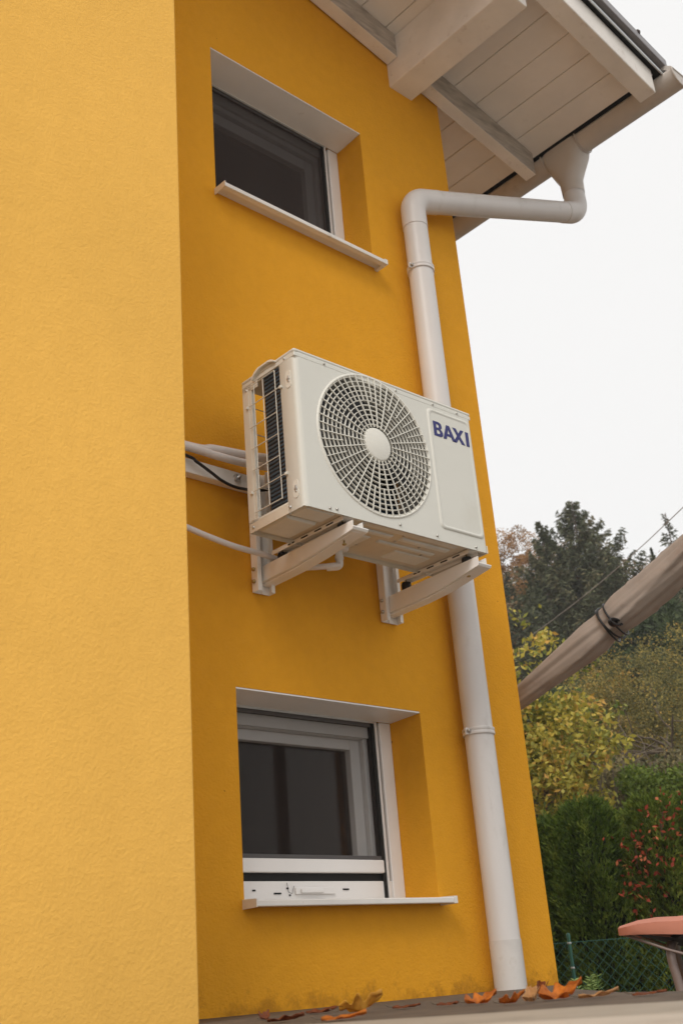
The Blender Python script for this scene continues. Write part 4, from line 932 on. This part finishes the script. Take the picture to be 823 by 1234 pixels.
# garden swing with pink canopy
SW = at(745, 1126, 5.1); SZ = SW.z
sw = empty('garden_swing', Vector((SW.x, SW.y, GZ)), label='garden swing with salmon pink canopy and curved tube frame in front of the hedge', cat='garden swing')
M['pink'] = varied('salmon_canvas', (.62, .25, .17), .08, 5, .8, bmp=.2, bscale=20); M['tube'] = varied('mauve_brown_tube', (.26, .20, .18), .1, 8, .4)
SD = (Vector((SW.x, SW.y, 0)).normalized() + HR * .10).normalized(); SRt = Vector((SD.y, -SD.x, 0))
def sp_(s_, d_, z): return Vector((SW.x, SW.y, 0)) + SRt * s_ + SD * d_ + Vector((0, 0, z))
def swb(q, n, mt, **k): o = q.build(n, mt, None, **k); o.parent = sw; o.location = -Vector(sw.location); return o
q = MB(); nu, nv = 22, 10; WD, DP = 1.9, 1.15; vs = []
for j in range(nv + 1):
    for i in range(nu + 1):
        u, v = i / nu, j / nv; e = min(1, min(u, 1 - u) * 14) ; f_ = min(1, min(v, 1 - v) * 10)
        z = SZ + .046 + .010 * math.sin(pi * v) * 1 + .010 * e * f_ + .005 * math.sin(u * pi) + .004 * math.sin(u * 31)
        z = z - .012 * (1 - e) - .010 * (1 - f_); vs.append(sp_(u * WD, v * DP, z))
q.add(vs, [(j * (nu + 1) + i, j * (nu + 1) + i + 1, (j + 1) * (nu + 1) + i + 1, (j + 1) * (nu + 1) + i) for j in range(nv) for i in range(nu)], True)
per = [(i / nu, 0) for i in range(nu + 1)] + [(1, j / nv) for j in range(1, nv + 1)] + [(i / nu, 1) for i in range(nu - 1, -1, -1)] + [(0, j / nv) for j in range(nv - 1, 0, -1)]
vs = []
for k, (u, v) in enumerate(per):
    idx = round(v * nv) * (nu + 1) + round(u * nu)
    top_ = q.v[idx]; out = .006 * math.sin(k * 1.7); p = Vector(top_); vs += [p, sp_(u * WD, v * DP, p.z - .03) + HX * (-.006 + out * .4), sp_(u * WD, v * DP, SZ - .004 - .022 * min(1, u * WD / .3, (1 - u) * WD / .3) + .003 * math.sin(k * .9)) + HX * out]
m3 = len(per); q.add(vs, [(3 * k + l, 3 * ((k + 1) % m3) + l, 3 * ((k + 1) % m3) + l + 1, 3 * k + l + 1) for k in range(m3) for l in range(2)], True)
swb(q, 'canopy', M['pink'], fix=False)
q = MB(); vs = []
for j in range(9):
    for i in range(17):
        u, v = i / 16, j / 8; sag = .19 * math.sin(min(1, u * 2.2) * pi / 2) * (1 if u < .6 else 1 - (u - .6) * .6) * (.35 + .65 * math.sin(pi * (v * .8 + .1))); vs.append(sp_(.02 + u * (WD - .04), .02 + v * (DP - .04), SZ + .008 - sag))
q.add(vs, [(j * 17 + i, j * 17 + i + 1, (j + 1) * 17 + i + 1, (j + 1) * 17 + i) for j in range(8) for i in range(16)], True); swb(q, 'canopy_lining', mat('black_lining', (.018, .012, .014), .8), fix=False)
for dd in (.06, DP - .06):
    q = MB(); q.tube([sp_(.015, dd, SZ + .0), sp_(.20, dd - .03, SZ - .080), sp_(.40, dd - .03, SZ - .15), sp_(.8, dd - .03, SZ - .20)], .0065, 8); swb(q, 'canopy_stay', M['tube'])
for side, s0, flip in ((0, .265, 1), (1, WD - .265, -1)):
    for dd, spread in ((.12, -.26), (.62, .30)):
        q = MB(); pth = smoothpath([sp_(s0 - flip * -.035, .37, SZ + .0), sp_(s0 - flip * .03, .37 + (dd - .37) * .4, SZ - .03), sp_(s0 - flip * .06, dd, SZ - .10), sp_(s0 - flip * .04, dd + spread * .1, SZ - .30), sp_(s0 - flip * .02, dd + spread * .4, SZ - .8), sp_(s0 + flip * .02, dd + spread, GZ + .01)], 6)
        q.tube(pth, .021, 12, squash=1.0); swb(q, 'leg', M['tube'])
    q = MB(); q.tube([sp_(s0 + flip * -.02, .30, SZ - .005), sp_(s0 + flip * -.02, .46, SZ - .005)], .028, 12); swb(q, 'joint_sleeve', M['tube'])
    q = MB(); hs = sp_(s0 + flip * .10, .22, SZ - .02); pts = []
    for k in range(60): a = k / 60 * 2 * pi * 9; pts.append(hs + Vector((math.cos(a) * .011, math.sin(a) * .011, -.05 - k * .0008)))
    q.tube(pts, .0025, 5); q.tube(smoothpath([hs + Vector((0, 0, .0)), hs + HR * .012 + Vector((0, 0, -.015)), hs + Vector((0, 0, -.035)), hs + HR * -.01 + Vector((0, 0, -.03))], 5), .0035, 6)
    q.tube(smoothpath([hs + Vector((0, 0, -.095)), hs + HR * .012 + Vector((0, 0, -.105)), hs + Vector((0, 0, -.125))], 5), .0035, 6); swb(q, 'spring_hook', M['galv'])
    q = MB(); q.tube([hs + Vector((0, 0, -.12)), hs + HR * .03 + Vector((0, 0, -1.15))], .008, 8); swb(q, 'hanger', M['tube'])
q = MB(); q.hexa([sp_(a, b_, c_) for c_ in (GZ + .42, GZ + .48) for b_ in (.10, .60) for a in (.36, WD - .36)]); swb(q, 'seat', M['rubber'], bevel=.02)
q = MB(); q.hexa([sp_(a, b_ + k_, c_) for c_, k_ in ((GZ + .49, 0), (GZ + 1.0, .14)) for b_ in (.56, .62) for a in (.36, WD - .36)]); swb(q, 'backrest', M['rubber'], bevel=.02)

# furled parasol on its slanting arm
pa, pb = at(618, 843, 4.95), at(823, 664, 4.55); dv = (pb - pa); Lp = dv.length; dn = dv.normalized()
pe = pb + dn * .55; ps = pa - dn * .22
par = empty('furled_parasol', ps, label='furled taupe parasol slanting upwards from behind the house corner, tied with black cord', cat='parasol')
M['canvas'] = varied('taupe_canvas', (.35, .295, .255), .12, 4, .85, grime=(.25, .19, .155), gscale=5, gpos=(.5, .75), bmp=.3, bscale=30)
u_ = dn.cross(Vector((0, 0, 1))).normalized(); w_ = dn.cross(u_)
q = MB(); ns, na = 90, 64; tot_ = (pe - ps).length; vs = []; tie = (at(733, 748, 4.72) - ps).dot(dn)
for i in range(ns + 1):
    s_ = i / ns * tot_; r0 = .072
    if s_ < .75: r0 *= .30 + .70 * (s_ / .75) ** .6
    pinch = 1 - .16 * math.exp(-((s_ - tie) / .07) ** 2); c_ = ps + dn * s_ - Vector((0, 0, 1)) * .035 * math.sin(pi * s_ / tot_)
    for k in range(na):
        a = 2 * pi * k / na; tw_ = s_ * 1.1
        f_ = 1 + .26 * (1 - abs(math.sin((a + tw_) * 2.0)) ** .5) - .08 + .05 * math.sin(7 * a + 3 * s_ + 2 * math.sin(s_ * 4)) + .025 * math.sin(13 * a - 6 * s_) + .02 * math.sin(s_ * 23 + 3 * a) * math.exp(-((s_ - tie) / .2) ** 2)
        vs.append(c_ + (u_ * math.cos(a) + w_ * math.sin(a)) * r0 * f_ * pinch)
q.add(vs, [(i * na + k, i * na + (k + 1) % na, (i + 1) * na + (k + 1) % na, (i + 1) * na + k) for i in range(ns) for k in range(na)], True)
q.add(vs[:na], [tuple(range(na))[::-1]]); q.add(vs[-na:], [tuple(range(na))]); child(q.mesh('cover', M['canvas']), 'cover', par)
q = MB(); cc_ = ps + dn * tie - Vector((0, 0, 1)) * .035 * math.sin(pi * tie / tot_)
for off, tl in ((0, .35), (.02, -.1), (.045, .2)):
    q.tube([cc_ + dn * (off + .04 * tl * math.cos(2 * pi * k / 40)) + (u_ * math.cos(2 * pi * k / 40) + w_ * math.sin(2 * pi * k / 40)) * .078 for k in range(41)], .0045, 6, cap=False)
kn = at(740, 750, 4.60)
for k in range(5): 
    a = k * 1.3; q.tube([kn + Vector((math.cos(a + t * .5) * .02 * (1 + .3 * k % 2), math.sin(a) * .01, math.sin(a + t * .5) * .012)) for t in range(12)], .005, 6)
child(q.mesh('cord', M['cable']), 'cord', par)
q = MB(); q.tube([ps + dn * .21 + (u_ * math.cos(a) + w_ * math.sin(a)) * .052 for a in np.linspace(0, 2 * pi, 30)], .006, 6, cap=False); child(q.mesh('hem_band', M['rubber']), 'hem_band', par)
q = MB(); q.tube([pe, pe + dn * .25], .025, 12); mp = pe + dn * .22; q.tube([mp + Vector((0, 0, .1)), Vector((mp.x, mp.y, GZ))], .035, 14); child(q.mesh('mast', M['tube']), 'mast', par)

# overhead wire
q = MB(); a, b_ = at(900, 534, 13), at(640, 766, 19); q.tube([a.lerp(b_, t) - Vector((0, 0, .12 * math.sin(pi * t))) for t in np.linspace(0, 1, 9)], .006, 6)
o = q.build('overhead_wire', mat('pale_wire', (.30, .24, .20), .6)); tag(o, 'thin slanting overhead wire crossing the sky above the furled parasol', 'wire')
# small white figurine on the hedge
q = MB(); f0 = at(713, 986, 9.9); q.lathe([(0, 0), (.025, .002), (.028, .02), (.018, .035), (.022, .06), (.020, .08), (.010, .092), (.016, .105), (.018, .118), (.010, .135), (0, .14)], (0, 0, 0), 'z', 14)
q.lathe([(0, -.01), (.009, -.006), (.010, .004), (0, .014)], (.017, -.004, .07), 'z', 8)
o = q.build('figurine', M['plastic'], loc=f0 - Vector((0, 0, .05))); tag(o, 'tiny white figurine standing in the dip of the thuja hedge', 'figurine')
q = MB(); q.tube([Vector((0, 0, 0)), Vector((0, 0, GZ - f0.z + .06))], .010, 6); child(q.mesh('stake', M['twig']), 'stake', o).location = (0, 0, 0)

# ------------------------------------------------------------------ fallen leaves on the terrace
def fallen(px, py, size, rot, curl, tint, label, flat=False, asp=.6):
    p = at(px, py, 1); p = p * (TZ / p.z); size *= 1.12; curl *= 1.9; n1, n2 = 22, 10; ph = random.uniform(0, 6); sg = random.choice((-1, 1)); q = MB(); vs = []
    for i in range(n1 + 1):
        t = i / n1; wd = math.sin(pi * t ** .75) ** .8 * .5 * asp * (1 + .30 * math.sin(t * 21 + ph)) if 0 < i < n1 else .02
        for j in range(n2 + 1):
            v = j / n2 * 2 - 1; x = (t - .5); y = v * wd
            z = curl * (.75 * max(0, t - .5) ** 1.3 + .35 * max(0, .3 - t) + .8 * wd * (abs(v) ** 1.5 if v * sg > 0 else abs(v) ** 3 * .3)) + .05 * math.sin(t * 13 + v * 3 + ph) * (curl * .6 + .15) + .03 * math.sin(v * 9 + t * 5)
            vs.append((x * size, y * size, max(0, z * size) + .0015))
    q.add(vs, [(i * (n2 + 1) + j, i * (n2 + 1) + j + 1, (i + 1) * (n2 + 1) + j + 1, (i + 1) * (n2 + 1) + j) for i in range(n1) for j in range(n2)], True)
    o = q.build('fallen_leaf', LF[tint], fix=False, loc=(p.x, p.y, TZ + .002)); o.rotation_euler = (random.uniform(-.04, .04), random.uniform(-.04, .04), rot)
    md = o.modifiers.new('thick', 'SOLIDIFY'); md.thickness = .0006
    tag(o, label, 'leaf', 'autumn leaves fallen on the dark terrace edge')
    q = MB(); q.tube([(-.5 * size, 0, .012 * size + .004), (-.62 * size, .02 * size, .03 * size + .004), (-.72 * size, .03 * size, .08 * size + .004)], .0011, 5); st = q.build('stalk', M['twig']); st.parent = o
LF = {}
for nme, c1, c2 in (('orange', (.72, .24, .03), (.42, .11, .015)), ('yellow', (.85, .52, .09), (.62, .30, .04)), ('tan', (.68, .40, .19), (.48, .25, .09)), ('rust', (.28, .08, .025), (.16, .045, .02))):
    m = mat(nme + '_leaf', c1, .55); n_ = noise(m, 40, 4, .6); rr1 = ramp(m, n_.outputs[0], [(.35, c2), (.6, c1)]); L(m, rr1.outputs[0], m.node_tree.nodes['Principled BSDF'].inputs['Base Color']); LF[nme] = m
    tl = N(m, 'ShaderNodeBsdfTranslucent'); L(m, rr1.outputs[0], tl.inputs[0]); xs_ = N(m, 'ShaderNodeMixShader'); xs_.inputs[0].default_value = .4
    L(m, m.node_tree.nodes['Principled BSDF'].outputs[0], xs_.inputs[1]); L(m, tl.outputs[0], xs_.inputs[2]); L(m, xs_.outputs[0], m.node_tree.nodes['Material Output'].inputs[0])
fallen(677, 1205, .078, -.72, .55, 'orange', 'largest curled orange leaf, at the foot of the house corner')
fallen(722, 1203, .068, -.72, .22, 'tan', 'tan leaf with one blunt end, just right of the largest orange leaf', asp=.5)
fallen(640, 1209, .042, .9, .9, 'tan', 'tan leaf standing on edge in front of the downpipe foot')
fallen(618, 1211, .046, -.6, .6, 'orange', 'orange leaf touching the upright tan one')
fallen(580, 1211, .062, -.5, .5, 'orange', 'pointed orange leaf left of the downpipe foot')
fallen(436, 1221, .085, -.7, .62, 'yellow', 'bright yellow curled leaf in front of the stained wall foot')
fallen(415, 1230, .072, -.8, .16, 'orange', 'flat orange leaf at the concrete edge below the yellow one')
fallen(388, 1222, .065, -.7, .22, 'rust', 'thin rust coloured leaf left of the yellow one')
fallen(345, 1232, .065, -.6, .2, 'rust', 'rust coloured leaf near the left end of the dark strip')
fallen(319, 1232, .03, .3, .9, 'rust', 'tiny upright rust leaf at the left end of the row')
fallen(490, 1216, .055, -.7, .12, 'rust', 'small flat rust leaf right of the yellow one')
fallen(540, 1213, .045, -.5, .15, 'rust', 'small flat leaf midway between the yellow leaf and the downpipe foot')
fallen(783, 1200, .055, -.7, .05, 'rust', 'flat reddish leaf at the far right of the dark strip')
fallen(652, 1199, .05, .8, .8, 'rust', 'dark upright leaf between the downpipe foot and the largest orange leaf')
# weed growing beyond the terrace
wd0 = at(710, 1192, 3.6); wd0.z = -.16
root = empty('weed', Vector((wd0.x, wd0.y, GZ)), label='pale green feathery weed growing up beyond the terrace edge', cat='weed')
q = MB(); Pp = []; AXs = []; base = Vector((wd0.x, wd0.y, GZ))
for i in range(9):
    a = random.uniform(0, 2 * pi); e = base + Vector((math.cos(a) * .03, math.sin(a) * .03, 1.28)); tip = at(random.uniform(690, 722), random.uniform(1174, 1184), 3.6 + random.uniform(-.05, .05))
    pts = smoothpath([base, base.lerp(e, .6), e, e.lerp(tip, .6) + Vector((0, 0, .01)), tip], 5); q.tube(pts, .0016, 4, cap=False)
    for j in range(-10, 0):
        for sg in (-1, 1):
            pp = pts[j]; Pp.append(tuple(pp + HR * sg * .009 + Vector((0, 0, random.uniform(-.002, .004))))); AXs.append(tuple(HR * sg + Vector((0, 0, .4))))
child(q.mesh('stem', LM['weed']), 'stem', root); P = np.array(Pp); child(leafmesh(P, .020, .006, U(len(P), .2, 1), LM['weed'], axis=np.array(AXs), spread=.2), 'leaves', root)

# ------------------------------------------------------------------ haze in the valley air
q = MB().box(-112, 112, -112, 112, GZ - 1.2, 26)
hz = q.build('haze', None) if False else link('haze', q.mesh('haze'))
mh = bpy.data.materials.new('haze'); mh.use_nodes = True; mh.node_tree.nodes.clear()
ho = N(mh, 'ShaderNodeOutputMaterial'); hv = N(mh, 'ShaderNodeVolumePrincipled'); hv.inputs['Density'].default_value = .0015; hv.inputs['Color'].default_value = (.95, .95, .94, 1)
L(mh, hv.outputs[0], ho.inputs['Volume']); hz.data.materials.append(mh); tag(hz, 'thin autumn mist in front of the distant trees', 'haze', kind='stuff')
